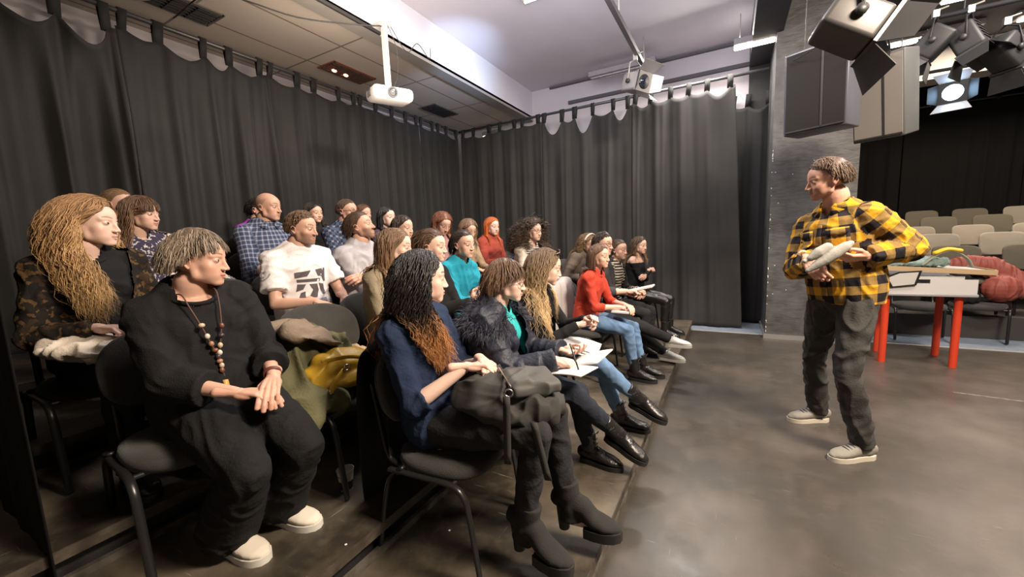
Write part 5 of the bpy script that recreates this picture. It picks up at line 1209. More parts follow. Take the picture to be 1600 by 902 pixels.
# ------------------------------------------------------------------ soft things
def soft(name, acc, m, parent, org, vox=.008, fold=.01, freq=6, seed=0, smooth=4, ridge=.012, ax=(0, 0, 1)):
    co, q, t = remesh(acc, vox, smooth); n = vnorm(co, q); ax = nrm(ax)
    d = fold*wob(co, freq, seed)+ridge*(1-2*np.abs(np.sin(wob(co*(1-.6*np.abs(ax)), freq*.9, seed+3)*3.2)))
    return obj(name, build_mesh(name, co+n*d[:, None], q), m, parent, org)
def thing(name, loc, label, cat, group=None): return empty(name, loc, 0, label, cat, group), np.array(loc, float)
def sheet(acc, c, ux, uy, w, l, n=6, bend=0, up=(0, 0, 1)):
    P = np.array([[c+ux*w*(i/n-.5)+uy*l*(j/n-.5)+np.array(up)*bend*math.sin(i/n*math.pi) for j in range(n+1)] for i in range(n+1)]); acc.grid(P); return acc
PAPER = mat('paper', (.78, .75, .72), .7); COVER = mat('notebook_cover', (.25, .24, .26), .5)
# backpack on the navy woman's lap
T0 = (NJ['kn'][1]*.5+NJ['hip'][1]*.5+NJ['kn'][-1]*.5+NJ['hip'][-1]*.5)/2; Fb = frame(14)[:, 1]; Rb = frame(14)[:, 0]
bp, org = thing('backpack', T0+np.array([0, 0, .07]), 'charcoal nylon backpack with a zipped front pocket lying across the navy-bloused woman\'s lap', 'backpack')
NYL = mat('charcoal_nylon', (.040, .038, .035), .75, bump=.15, bscale=300, spec=.3); N2 = mat('charcoal_nylon_light', (.085, .082, .078), .65, bump=.1, bscale=300, spec=.35)
c = org+Fb*.07+Rb*.01+np.array([0, 0, .045]); tl = Matrix.Rotation(-.12, 3, 'X'); Mb = np.stack([Rb, Fb, np.array([0, 0, 1.])], 1)@np.array(tl)
a = Acc(); a.rbox(c, (.27, .40, .13), .055, Mb); a.rbox(c-Mb[:, 1]*.05+Mb[:, 2]*.02, (.24, .26, .12), .05, Mb); a.ell(c+Mb[:, 1]*.12-Mb[:, 2]*.02, (.135, .11, .075), Mb); a.ell(c+Mb[:, 0]*.09-Mb[:, 2]*.03, (.08, .17, .06), Mb)
body_ = soft('bag_body', a, NYL, bp, org, .006, .006, 7, 3, 4, .010)
Mp = Mb@np.array(Matrix.Rotation(.5, 3, 'Z')@Matrix.Rotation(.10, 3, 'X')); pc_ = c+Mb[:, 1]*.09+Mb[:, 0]*.01+Mb[:, 2]*.075; a = Acc(); a.rbox(pc_, (.20, .20, .055), .018, Mp); a.rbox(pc_-Mp[:, 1]*.05+Mp[:, 2]*.01, (.18, .08, .05), .016, Mp); soft('front_pocket', a, N2, bp, org, .0055, .004, 7, 5, 3, .006)
a = Acc(); zl = [pc_-Mp[:, 1]*(.104)+Mp[:, 0]*t+Mp[:, 2]*.030 for t in np.linspace(.10, -.10, 9)]; a.tube(zl, (.003, .0055), 6); obj('zipper', a, mat('silver_zip', (.6, .6, .6), .25, metal=1), bp, org)
a = Acc(); rc = pc_-Mp[:, 1]*.115+Mp[:, 0]*.115+Mp[:, 2]*.015; a.tube([rc+(Mp[:, 1]*math.cos(t)+Mp[:, 2]*math.sin(t)+Mp[:, 0]*.4*math.cos(t))*.014 for t in np.linspace(0, 6.283, 18)[:-1]], .003, 6, closed=True); obj('ring', a, MATS['silver_zip'], bp, org)
for i, (o1, dz) in enumerate(((rc+Rb*.012, .24), (c+Rb*.15+Fb*.14-np.array([0, 0, .03]), .20))):
    a = Acc(); P = np.array([[o1+Rb*(.02+.02*t)+Fb*(w+.05*t*i)+np.array([0, 0, -dz*t]) for w in (-.013, .013)] for t in np.linspace(0, 1, 8)]); a.grid(P); obj('strap', a, NYL, bp, org, solid=.003)
# coats and bag on the empty chair in the second row
cx, cy = -1.70, 1.29; chair(cx, cy, TH[1], 0, 'empty black chair in the second row heaped with coats and a yellow handbag')
U = np.array([0, 0, 1.]); zs = TH[1]+.43
t_, org = thing('parka', (cx+.0, cy-.20, zs-.07), 'crumpled olive green parka slung over the empty chair beside the older woman', 'coat')
a = Acc(); p = org
a.tube([p+(-.16, .10, .34), p+(-.12, .0, .33), p+(-.02, -.08, .24), p+(.08, -.13, .14), p+(.17, -.15, .03)], [(.07, .05), (.12, .06), (.14, .06), (.13, .055), (.10, .05)], 14)
a.tube([p+(-.14, .20, .30), p+(-.03, .14, .28), p+(.06, .06, .18), p+(.14, -.02, .07)], [(.06, .04), (.11, .05), (.12, .055), (.10, .05)], 14)
a.tube([p+(-.08, -.12, .24), p+(0, -.16, .10), p+(.06, -.18, -.04)], [(.07, .04), (.09, .045), (.06, .035)], 12)
a.ell(p+(.05, .02, .06), (.16, .15, .07)); soft('coat_cloth', a, cl('olive_cotton', (.105, .100, .050), rough=.8, var=.15), t_, org, .008, .012, 5, 7, 3, .018)
a = Acc(); a.tube([p+(-.14, -.06, .40), p+(-.06, -.02, .40), p+(.01, .05, .35), p+(.05, .14, .30)], [(.08, .03), (.13, .035), (.10, .035), (.045, .02)], 14); soft('hood_lining', a, cl('taupe_lining', (.20, .155, .115), rough=.7), t_, org, .008, .010, 6, 9, 3, .014)
t_, org = thing('jacket', (cx+.03, cy+.03, zs), 'folded beige padded jacket under the yellow handbag on the second-row chair', 'jacket')
a = Acc(); p = org; a.tube([p+(-.14, -.05, .12), p+(-.05, .03, .12), p+(.05, .05, .07), p+(.12, .02, .03)], [(.05, .04), (.10, .06), (.10, .05), (.06, .035)], 14); a.ell(p+(0, .0, .04), (.15, .12, .045)); a.tube([p+(.08, .09, .03), p+(.14, .02, .02), p+(.15, -.08, .02)], .022, 10)
soft('jacket_cloth', a, cl('beige_nylon', (.46, .33, .22), rough=.6), t_, org, .007, .006, 8, 12, 3, .010)
t_, org = thing('handbag', (cx+.09, cy-.10, zs+.03), 'mustard yellow leather handbag with metal rings on the second-row chair', 'handbag')
YL = mat('mustard_leather', (.50, .30, .025), .38, bump=.15, bscale=90, spec=.5); a = Acc(); p = org; a.tube([p+(-.02, -.13, .075), p+(0, -.02, .10), p+(.01, .10, .085)], [(.075, .07), (.085, .095), (.07, .08)], 18); a.ell(p+(.02, 0, .05), (.10, .15, .055)); a.ell(p+(-.01, -.10, .15), (.05, .045, .045))
soft('bag_body', a, YL, t_, org, .006, .004, 6, 4, 5, .006)
a = Acc(); a.tube(catmull([p+(.03, -.12, .16), p+(.09, -.03, .165), p+(.09, .06, .13), p+(.085, .12, .06)], 5), (.004, .010), 8); obj('handle', a, YL, t_, org)
for q in ((.095, -.045, .120), (.088, -.125, .035)):
    a = Acc(); rc = p+q; a.tube([rc+np.array([0, math.cos(t), math.sin(t)])*.013 for t in np.linspace(0, 6.283, 18)[:-1]], .003, 6, closed=True); obj('ring', a, MATS['silver'], t_, org)
a = Acc(); a.tube(catmull([p+(.09, -.06, .11), p+(.10, -.11, .08), p+(.088, -.135, .03)], 4), (.003, .013), 8); obj('tab', a, YL, t_, org)
# jackets over chair backs
def hung(x, y, z, label, m, w=.50, drop=.45, seed=0, fr=.3):
    t_, org = thing('hanging_jacket', (x, y, z), label, 'jacket'); a = Acc(); P = []
    rg = np.random.RandomState(seed); wv = np.linspace(-w/2, w/2, 28)
    prof = [(-.095, -drop), (-.085, -drop*.6), (-.065, -.12), (-.045, .0), (0, .02), (.035, .0), (.055, -.10), (.07, -fr)]
    pr = catmull([(q[0], 0, q[1]) for q in prof], 4)
    for i, q in enumerate(pr): P.append([[org[0]+q[0]+.012*math.sin(yy*38+i*.12+seed)*(i > 2)+.03*(yy/.25)**2*(-1 if i < 14 else .3), org[1]+yy*(1+.1*math.sin(i*.25)), org[2]+q[2]-.35*max(0, abs(yy)-.18)+.012*math.sin(yy*20+seed)] for yy in wv])
    a.grid(np.array(P)); obj('jacket_cloth', a, m, t_, org, solid=.008, sub=1)
hung(float(NS['pel'][0])-.185, float(NS['pel'][1])+.03, TH[0]+.85, 'black jacket hanging over the back of the navy-bloused woman\'s chair', cl('black_wool', (.016, .016, .018)), w=.47, drop=.74, seed=3, fr=.46)
rd = find('smiling woman in a bright red'); hung(rd.location.x-.25, rd.location.y-.02, TH[0]+.85, 'light grey jacket draped over the back of the red-sweatered woman\'s chair', cl('light_grey_jersey', (.42, .40, .39)), w=.54, drop=.55, seed=5, fr=.45)
# papers, notebooks, phone, cup
def book(c, ux, uy, w, l, th, label, name='notebook', cover=None, cat='notebook'):
    ux, uy = nrm(ux), nrm(uy); n = nrm(np.cross(ux, uy)); t_, org = thing(name, c, label, cat); M = np.stack([ux, uy, n], 1)
    a = Acc(); a.box(np.array(c)+n*th*.5, (w, l, th), M); obj('pages', a, PAPER, t_, org, smooth=False)
    a = Acc(); a.box(np.array(c)-n*.002, (w+.006, l+.006, .003), M); obj('cover', a, cover or COVER, t_, org, smooth=False); return t_
hw = CJ['wr'][1]; c = hw+np.array([.10, .05, -.03]); uy = nrm((.25, .95, .12)); t_, org = thing('notebook', c, 'open white notebook on the knee of the woman in the puffer coat', 'notebook')
for s in (-1, 1):
    a = Acc(); ux = np.array([.95, -.2, .25+.10*s]); sheet(a, c+nrm(np.cross(uy, ux))*0+nrm(uy)*s*.072, nrm(ux), nrm(uy+np.array([0, 0, .10*s])), .20, .142, bend=.006); obj('page', a, PAPER, t_, org, solid=.006)
def pen(p, d, label, m):
    t_, org = thing('pen', p, label, 'pen'); d = nrm(d); a = Acc(); a.tube([org-d*.05, org+d*.07], .0042, 8); obj('barrel', a, m, t_, org); a = Acc(); a.tube([org-d*.05, org-d*.062], [.0035, .001], 8); obj('tip', a, COVER, t_, org)
pen(hw+np.array([.10, -.01, .02]), (-.45, .35, .85), 'dark pen in the writing hand of the woman in the puffer coat', LEA)
kn = BJ['kn'][1]; c = kn*.62+BJ['hip'][1]*.38+np.array([.0, .02, .085]); t_, org = thing('papers', c, 'loose white printed sheets on the blonde woman\'s knee', 'papers')
for i in range(3):
    a = Acc(); sheet(a, c+np.array([0, .01*i, .006*i]), nrm((1, .05+.1*i, -.12)), nrm((-.1, 1, .05)), .29, .20, bend=.012+.006*i); obj('sheet', a, PAPER, t_, org, solid=.001)
S_ = find('smiling woman in a bright red').location; book((S_.x+.33, S_.y+.0, TH[0]+.595), (1, .1, -.05), (-.1, 1, 0), .15, .21, .012, 'small white notebook under the hands of the woman in the red sweater')
S_ = find('man in a charcoal').location; book((S_.x+.50, S_.y+.03, TH[0]+.74), (1, .0, .25), (0, 1, 0), .26, .18, .012, 'spiral notepad on the raised knee of the man in the charcoal t-shirt', name='notepad', cover=mat('brown_card', (.2, .12, .07), .6), cat='notepad')
S_ = find('young woman leaning forward in a teal').location; book((S_.x+.32, S_.y+.12, TH[1]+.63), (1, .1, 0), (0, 1, 0), .18, .22, .01, 'white notebook lying on the lap beside the woman in teal')
pp = RHJ['wr'][1]+np.array([.10, .02, .03]); t_, org = thing('phone', pp, 'bright blue phone in the redhead\'s hands', 'phone'); Mx = np.stack([nrm((.5, -1, .2)), nrm((.9, .5, .6)), nrm(np.cross((.5, -1, .2), (.9, .5, .6)))], 1)
a = Acc(); a.rbox(pp, (.085, .15, .012), .005, Mx); obj('case', a, mat('blue_phone_case', (.02, .17, .70), .4), t_, org); a = Acc(); a.box(pp+Mx[:, 2]*.0065, (.072, .135, .001), Mx); obj('screen', a, mat('phone_screen', (.03, .05, .12), .1), t_, org)
c3x, c3y = -2.44, 1.16; chair(c3x, c3y, TH[2], 0, 'empty black chair with white papers between the white t-shirt man and the riser edge')
t_, org = thing('papers', (c3x+.10, c3y+.06, TH[2]+.437), 'crumpled white printed papers on the empty third-row chair', 'papers')
for i in range(4):
    a = Acc(); sheet(a, org+np.array([.02*i, .015*i, .012*i+.004]), nrm((1, .2*i-.3, .12)), nrm((.3-.2*i, 1, 0)), .22, .26, bend=.03+.006*i); obj('sheet', a, PAPER, t_, org, solid=.001)
p = at(542, 764, Z=TH[1]); t_, org = thing('paper_cup', p, 'white paper coffee cup with a dark band standing on the second riser', 'cup'); a = Acc()
pr = [(.0265, 0), (.030, .03), (.0345, .072), (.038, .098), (.0395, .10), (.037, .099), (.032, .06), (.026, .008), (.001, .006)]
ang = np.linspace(0, 6.2832, 29)[:-1]; P = np.array([[(org[0]+r*math.cos(t), org[1]+r*math.sin(t), org[2]+z) for t in list(ang)+[0]] for r, z in pr]); a.grid(P); obj('cup_wall', a, mat('cup_card', (.60, .54, .46), .6), t_, org)
a = Acc(); P = np.array([[(org[0]+r*math.cos(t), org[1]+r*math.sin(t), org[2]+z) for t in list(ang)+[0]] for r, z in ((.0282, .008), (.0335, .050))]); a.grid(P); obj('dark_band', a, mat('cup_dark', (.03, .028, .025), .6), t_, org)
a = Acc(); a.tube([org+(.0352*math.cos(t), .0352*math.sin(t), .070+.006*math.sin(3*t)) for t in np.linspace(-2.4, -.4, 12)], .0012, 5); obj('swirl_mark', a, MATS['cup_dark'], t_, org)
for i, (px, py) in enumerate(((907, 781), (540, 852), (702, 830))):
    p = at(px, py, Z=TH[1] if px < 600 else TH[0]); t_ = empty('paper_scrap', p, .5*i, ('white paper scrap on the lowest riser near the ankle boots', 'tiny white scrap on the edge of the second riser', 'tiny pale scrap under the navy-bloused woman\'s chair')[i], 'scrap')
    a = Acc(); r = (.016, .006, .006)[i]; a.prism([(r, 0), (.5*r, r), (-.3*r, .6*r), (-r, .8*r), (-.7*r, -.3*r), (0, -.9*r)], (1, 0, 0), (0, 1, 0), (0, 0, .001), (0, 0, .002)); obj('scrap', a, PAPER, t_)
t_, org = thing('scarf', BWJ['kn'][1]*.5+BWJ['hip'][1]*.5+np.array([0, 0, .10]), 'crumpled cream cloth in the lap of the woman with strawberry blonde hair', 'cloth')
a = Acc(); a.tube([org+(-.10, -.12, .02), org+(.0, -.05, .02), org+(.12, .0, .0), org+(.22, .02, -.02)], [(.07, .035), (.11, .04), (.12, .04), (.07, .03)], 14); a.ell(org+(.05, .10, 0), (.14, .09, .03)); soft('scarf_cloth', a, cl('cream_cloth', (.60, .53, .44)), t_, org, .008, .008, 6, 8, 3, .012)
# empty chairs visible among the audience
for x, y, r, l in ((-1.75, 3.15, 2, 'empty black chair in the second row behind the blonde woman in jeans'), (-2.5, 4.75, 3, 'empty black chair in the third row behind the woman with dark curls'), (-2.5, 5.3, 3, 'last empty black chair of the third row, near the back curtain'), (-1.75, 5.1, 2, 'empty black chair in the second row behind the woman in stripes'), (-3.28, 1.35, 4, 'empty black chair beside the bald man with a pale coat on it')):
    chair(x, y, TH[r-1], 0, l)
t_, org = thing('coat', (-3.22, 1.36, TH[3]+.43), 'pale cream and grey coat piled on the chair beside the bald man', 'coat')
a = Acc(); a.tube([org+(-.2, 0, .40), org+(-.1, .03, .32), org+(.0, .0, .18), org+(.1, 0, .04)], [(.05, .05), (.12, .06), (.15, .08), (.12, .05)], 14); soft('coat_cloth', a, cl('cream_coat', (.5, .45, .38)), t_, org, .01, .012, 6, 5, 3, .015)
a = Acc(); a.tube([org+(-.1, .10, .22), org+(0, .12, .16), org+(.1, .10, .05)], [(.08, .05), (.10, .06), (.08, .05)], 12); soft('grey_lining', a, cl('grey_lining', (.24, .23, .25)), t_, org, .01, .008, 6, 6, 3, .012)
t_, org = thing('shoulder_bag', (-1.75, 5.1, TH[1]+.44), 'brown leather shoulder bag on the chair behind the woman with a headband', 'bag')
a = Acc(); a.ell(org+(-.02, 0, .12), (.08, .16, .13)); a.ell(org+(0, .02, .05), (.10, .15, .06)); soft('bag_body', a, mat('brown_bag', (.10, .05, .045), .6), t_, org, .01, .008, 6, 5, 4, .008)
hb = find('woman with curly light hair')

# object in the presenter's hands
hp = at(1292, 404, Y=2.80); t_, org = thing('soft_toy', hp, 'pair of light grey rounded cloth shapes held by the standing man', 'cloth object')
rd_ = nrm(at(1325, 385, Y=2.82)-at(1262, 425, Y=2.80)); a = Acc(); GRY = mat('grey_felt', (.36, .345, .31), .85, bump=.2); a.tube([org-rd_*.11, org-rd_*.05, org+rd_*.04, org+rd_*.11, org+rd_*.13], [.014, .026, .034, .028, .018], 16); soft('long_shape', a, GRY, t_, org, .005, .001, 6, 2, 3, .001)
a = Acc(); o2 = org+np.array([-.02, .01, .045])-rd_*.02; a.tube([o2-rd_*.05, o2-rd_*.0, o2+rd_*.05], [.020, .032, .026], 16); a.tube([o2-rd_*.05, o2-rd_*.085], [.011, .010], 10); a.ell(o2-rd_*.085+np.array([0, 0, .006]), .013); soft('round_shape', a, GRY, t_, org, .005, .001, 6, 2, 3, .001)
# pocket flaps and placket of his plaid shirt
pshirt = [c for c in PR.children if c.name.startswith('shirt')][0]; bv2 = BVHTree.FromPolygons([v.co[:] for v in pshirt.data.vertices], [q.vertices[:] for q in pshirt.data.polygons]); PB, psp, pk = PJ['B'], PJ['spine'], PJ['k']
def on_shirt(x, z, lift=.004):
    w = psp(.60)+PB[:, 0]*x*pk+PB[:, 2]*z*pk; h = bv2.ray_cast(Vector(w+PB[:, 1]*.4-PJ['org']), Vector(-PB[:, 1])); return np.array(h[0])+np.array(h[1])*lift if h[0] is not None else w-PJ['org']
for s_ in (-1, 1):
    for nm, zz_ in (('pocket', [(.085, .0), (.03, .0), (-.035, .0), (-.045, .010)]), ('pocket_flap', [(.10, 0), (.075, 0), (.062, .012)])):
        G = np.array([[on_shirt(s_*.088+u*(.050-e_), z_-(.014 if nm == 'pocket_flap' and abs(u) < .1 and k_ == 2 else 0), .004 if nm == 'pocket' else .008) for u in np.linspace(-1, 1, 9)] for k_, (z_, e_) in enumerate(zz_)])
        a = Acc(); a.grid(G); o_ = obj(nm, a, PLAID, pshirt, solid=.003); vv = np.array([v.co for v in o_.data.vertices])+PJ['org']; set_attr(o_.data, 'cloth', bone_coords(vv, PJ, ('torso', 'arms'))+np.array([.02, .02, 0]))
a = Acc(); a.grid(np.array([[on_shirt(x, z, .005) for x in (-.016, 0, .016)] for z in np.linspace(.13, -.30, 22)])); o_ = obj('placket', a, PLAID, pshirt, solid=.002); vv = np.array([v.co for v in o_.data.vertices])+PJ['org']; set_attr(o_.data, 'cloth', bone_coords(vv, PJ, ('torso', 'arms')))

# ------------------------------------------------------------------ table by the auditorium
RED = mat('red_lacquer', (.62, .055, .02), .35); BOXM = mat('grey_white_box', (.55, .53, .52), .5); WOOD = mat('pale_edge_wood', (.42, .30, .17), .6)
tx0, tx1, ty0, ty1 = 1.33, 2.02, 5.22, 5.78; t_, org = thing('side_table', (1.68, 5.5, 0), 'low table with round red legs beside the pillar', 'table')
for (x, y) in ((1.41, 5.28), (1.93, 5.28), (1.48, 5.72), (1.95, 5.72)):
    a = Acc(); a.tube([(x, y, 0), (x, y, .70)], .030, 20, cap='flat'); obj('leg', a, RED, t_, org, flat_angle=.8)
a = Acc(); a.rbox(((tx0+tx1)/2, 5.5, .715), (tx1-tx0+.02, .60, .03), .008); obj('tabletop', a, mat('steel_grey_top', (.32, .31, .31), .35), t_, org, flat_angle=.6)
t_, org = thing('storage_crate', ((tx0+tx1)/2, 5.5, .731), 'grey-white crate with a slot handle standing on the red-legged table', 'crate'); z0, z1 = .731, .955
a = Acc(); y = ty0; X = lambda v: tx0+v
n = 14; sl = [(.235+.055*math.cos(t), .115+.018*math.sin(t)) for t in np.linspace(-math.pi/2, math.pi/2, 8)]+[(.165-.018*math.cos(t)*1+.0, .115+.018*math.sin(t)) for t in np.linspace(math.pi/2, -math.pi/2, 8)]
# front panel built as strips around the slot
H = z1-z0-.06; Wd = tx1-tx0
for (a0, a1, b0, b1) in ((0, Wd, 0, .095), (0, .24, .095, .135), (.37, Wd, .095, .135), (0, Wd-.09, .135, H)): a.box((tx0+(a0+a1)/2, ty0, z0+(b0+b1)/2), (a1-a0, .018, b1-b0))
obj('front_panel', a, BOXM, t_, org, smooth=False)
for nm, c_, s_ in (('side_panel', (tx0, 5.5, (z0+z1)/2-.03), (.018, .56, H)), ('side_panel', (tx1-.01, 5.5, (z0+z1)/2-.05), (.018, .56, H-.04)), ('back_panel', ((tx0+tx1)/2, ty1, (z0+z1)/2), (Wd, .018, z1-z0)), ('bottom_panel', ((tx0+tx1)/2, 5.5, z0+.008), (Wd, .55, .014))):
    a = Acc(); a.box(c_, s_); obj(nm, a, BOXM, t_, org, smooth=False)
t_, org = thing('tray_board', (1.72, 5.46, .955), 'pale board with wooden edge lying tilted across the crate', 'board'); a = Acc(); Mt = np.array(Matrix.Rotation(.06, 3, 'Y')); a.box((1.74, 5.46, .962), (.78, .50, .012), Mt); obj('board', a, BOXM, t_, org, smooth=False); a = Acc(); a.box((1.74, 5.205, .955), (.78, .016, .045), Mt); a.box((2.12, 5.46, .93), (.014, .50, .06), Mt); obj('edge', a, WOOD, t_, org, smooth=False)
t_, org = thing('picture_tile', (1.50, 5.20, .79), 'five-sided white tile with a black rim leaning on the crate front', 'tile'); a = Acc(); pg = [(-.14, .02), (-.085, -.085), (.10, -.055), (.125, .09), (-.04, .075)]; c0_ = (1.50, 5.185, .865)
a.prism([(x*1.0, y_*1.0) for x, y_ in pg], (1, 0, .0), (0, -.15, 1), c0_, (0, .012, 0)); obj('rim', a, MATS['black_frame'], t_, org, smooth=False); a = Acc(); a.prism([(x*.82, y_*.82) for x, y_ in pg], (1, 0, 0), (0, -.15, 1), (c0_[0], c0_[1]-.003, c0_[2]), (0, .006, 0)); obj('face', a, mat('tile_white', (.62, .60, .57), .3), t_, org, smooth=False)
t_, org = thing('canvas_bag', (1.62, 5.45, .97), 'pale blue-green canvas bag lying on the crate behind the standing man', 'bag'); a = Acc(); a.tube([(1.36, 5.42, 1.0), (1.50, 5.45, 1.02), (1.66, 5.45, 1.02), (1.84, 5.42, 1.02)], [(.10, .03), (.15, .05), (.15, .05), (.10, .045)], 14); soft('bag_body', a, cl('seafoam_canvas', (.22, .29, .27)), t_, org, .01, .008, 6, 3, 3, .010)
t_, org = thing('yellow_handle_strap', (1.86, 5.36, 1.0), 'pale strap with a bright yellow grip arching over the table', 'strap'); a = Acc(); a.tube(catmull([(1.66, 5.30, 1.0), (1.76, 5.30, 1.10), (1.86, 5.30, 1.13), (1.96, 5.30, 1.06), (2.0, 5.30, .98)], 6), (.010, .032), 10, up=(0, 1, 0)); obj('strap', a, cl('grey_green_webbing', (.24, .25, .20)), t_, org); a = Acc(); a.tube(catmull([(1.74, 5.29, 1.115), (1.82, 5.29, 1.15), (1.91, 5.29, 1.135)], 5), (.018, .036), 12, up=(0, 1, 0)); obj('grip', a, mat('yellow_grip', (.80, .48, .02), .5), t_, org)
for i, (p0, p1) in enumerate((((1.30, 5.6, 1.06), (1.62, 5.55, 1.10)), ((1.34, 5.5, 1.04), (1.80, 5.5, 1.07)))):
    t_ = empty('wooden_mallet' if i == 0 else 'wooden_rod', p0, 0, ('brown wooden mallet lying on the crate beside the man\'s elbow', 'thin dark rod lying on the crate')[i], 'tool'); a = Acc(); a.tube([(0, 0, 0), tuple(np.array(p1)-p0)], .011, 8); obj('shaft', a, mat('dark_wood', (.12, .06, .03), .5), t_)
    if i == 0: a = Acc(); q = np.array(p1)-p0; a.tube([q-(.02, 0, .03), q+(.03, 0, .03)], .026, 12); obj('head', a, mat('mallet_wood', (.20, .10, .05), .5), t_)
RJ = chair(2.62, 6.75, 0, 250, 'black chair with a quilted red jacket on it, right of the red-legged table', None); 
t_, org = thing('quilted_jacket', (2.60, 6.72, .45), 'quilted brick red jacket thrown over the chair at the right edge', 'jacket'); a = Acc()
a.tube([(2.40, 6.95, .84), (2.55, 6.92, .87), (2.75, 6.90, .85), (2.92, 6.85, .72), (2.98, 6.75, .55)], [(.05, .09), (.07, .12), (.08, .13), (.08, .12), (.06, .09)], 14); a.ell((2.8, 6.75, .60), (.16, .14, .16)); soft('jacket_cloth', a, mat('brick_nylon', (.30, .07, .05), .6, bump=.3, bscale=30), t_, org, .010, .006, 6, 3, 4, .006)
a = Acc(); a.tube([(2.45, 6.80, .75), (2.5, 6.7, .60), (2.52, 6.66, .47)], [(.12, .06), (.14, .07), (.12, .05)], 12); soft('dark_lining', a, BLKT, t_, org, .012, .006, 6, 3, 3, .01)
chair(2.05, 6.55, 0, 268, 'black chair behind the red-legged table', None)

# ------------------------------------------------------------------ ceiling equipment
WHP = mat('white_plastic', (.72, .70, .70), .35); DKG = mat('dark_grille', (.10, .10, .10), .5); LENS = mat('lens_glass', (.02, .025, .04), .05, spec=1); SIL = mat('lantern_grey', (.42, .40, .38), .4, metal=.4); LBLK = mat('lantern_black', (.03, .03, .032), .5)
pc = at(609, 150, X=-3.02); t_, org = thing('projector', pc, 'white ceiling projector hanging on a white pole in front of the side curtain', 'projector'); Fp = nrm((.80, -.42, -.10)); Rp = nrm(np.cross(Fp, (0, 0, 1))); Up = np.cross(Rp, Fp); Mp = np.stack([Rp, Fp, Up], 1)
a = Acc(); a.rbox(pc, (.40, .32, .125), .045, Mp); obj('housing', a, WHP, t_, org, flat_angle=1.2)
def disc(acc, c, n, r, th, sides=24): n = nrm(n); acc.tube([c, c+n*th], r, sides, up=nrm(np.cross(n, (.3, .2, 1))), cap='flat')
L0 = pc+Fp*.155+Rp*.02; a = Acc(); disc(a, L0, Fp, .050, .016); obj('lens_ring', a, LBLK, t_, org, flat_angle=.8); a = Acc(); a.ell(L0+Fp*.014, (.036, .012, .036), Mp); obj('lens', a, LENS, t_, org)
a = Acc()
for i in range(6): a.box(pc+Fp*.1605+Rp*-.13+Up*(-.03+.012*i), (.075, .004, .005), Mp)
obj('front_grille', a, DKG, t_, org, smooth=False); a = Acc()
for i in range(6): a.box(pc+Rp*.2005+Fp*-.01+Up*(-.03+.012*i), (.004, .11, .005), Mp)
obj('side_grille', a, DKG, t_, org, smooth=False)
pt = np.array([pc[0]-.02, pc[1], 3.57]); a = Acc(); a.box((pc+pt)/2+(0, 0, .03), (.05, .035, pt[2]-pc[2]-.06)); a.box(pt+(-.02, 0, -.01), (.14, .10, .03)); obj('mount_pole', a, WHP, t_, org, smooth=False)
def cable(pts, label, r=.006, m=None, group=None):
    a = Acc(); o_ = np.array(pts[0], float); a.tube(catmull(np.array(pts)-o_, 6), r, 6); ob = obj('cable', a, m or LBLK); ob.location = o_; tag(ob, label, 'cable', group)
cable([pt+(0, 0, -.02), pt+(-.05, -.25, -.10), pt+(-.3, -.7, -.16), pt+(-.6, -1.2, -.12), (-4.4, 1.9, 3.5)], 'black cable drooping from the projector mount to the side curtain')
cable([pt+(.05, 0, 0), pt+(.06, .10, -.20), pt+(.03, .12, -.45), pc+(.0, .05, .08)], 'thin cable looping down the projector pole', .003)
cable([pt+(.04, .05, 0), pt+(.06, .25, -.18), pt+(.04, .45, -.02), pt+(.05, .62, -.12), pt+(.04, .66, .01)], 'tangle of black cable right of the projector mount', .004)
cable([(-4.5, 1.5, 3.52), (-4.1, 1.6, 3.42), (-3.7, 1.75, 3.46), (-3.3, 2.0, 3.55)], 'pale cable sagging below the tiled ceiling', .006, WHP)
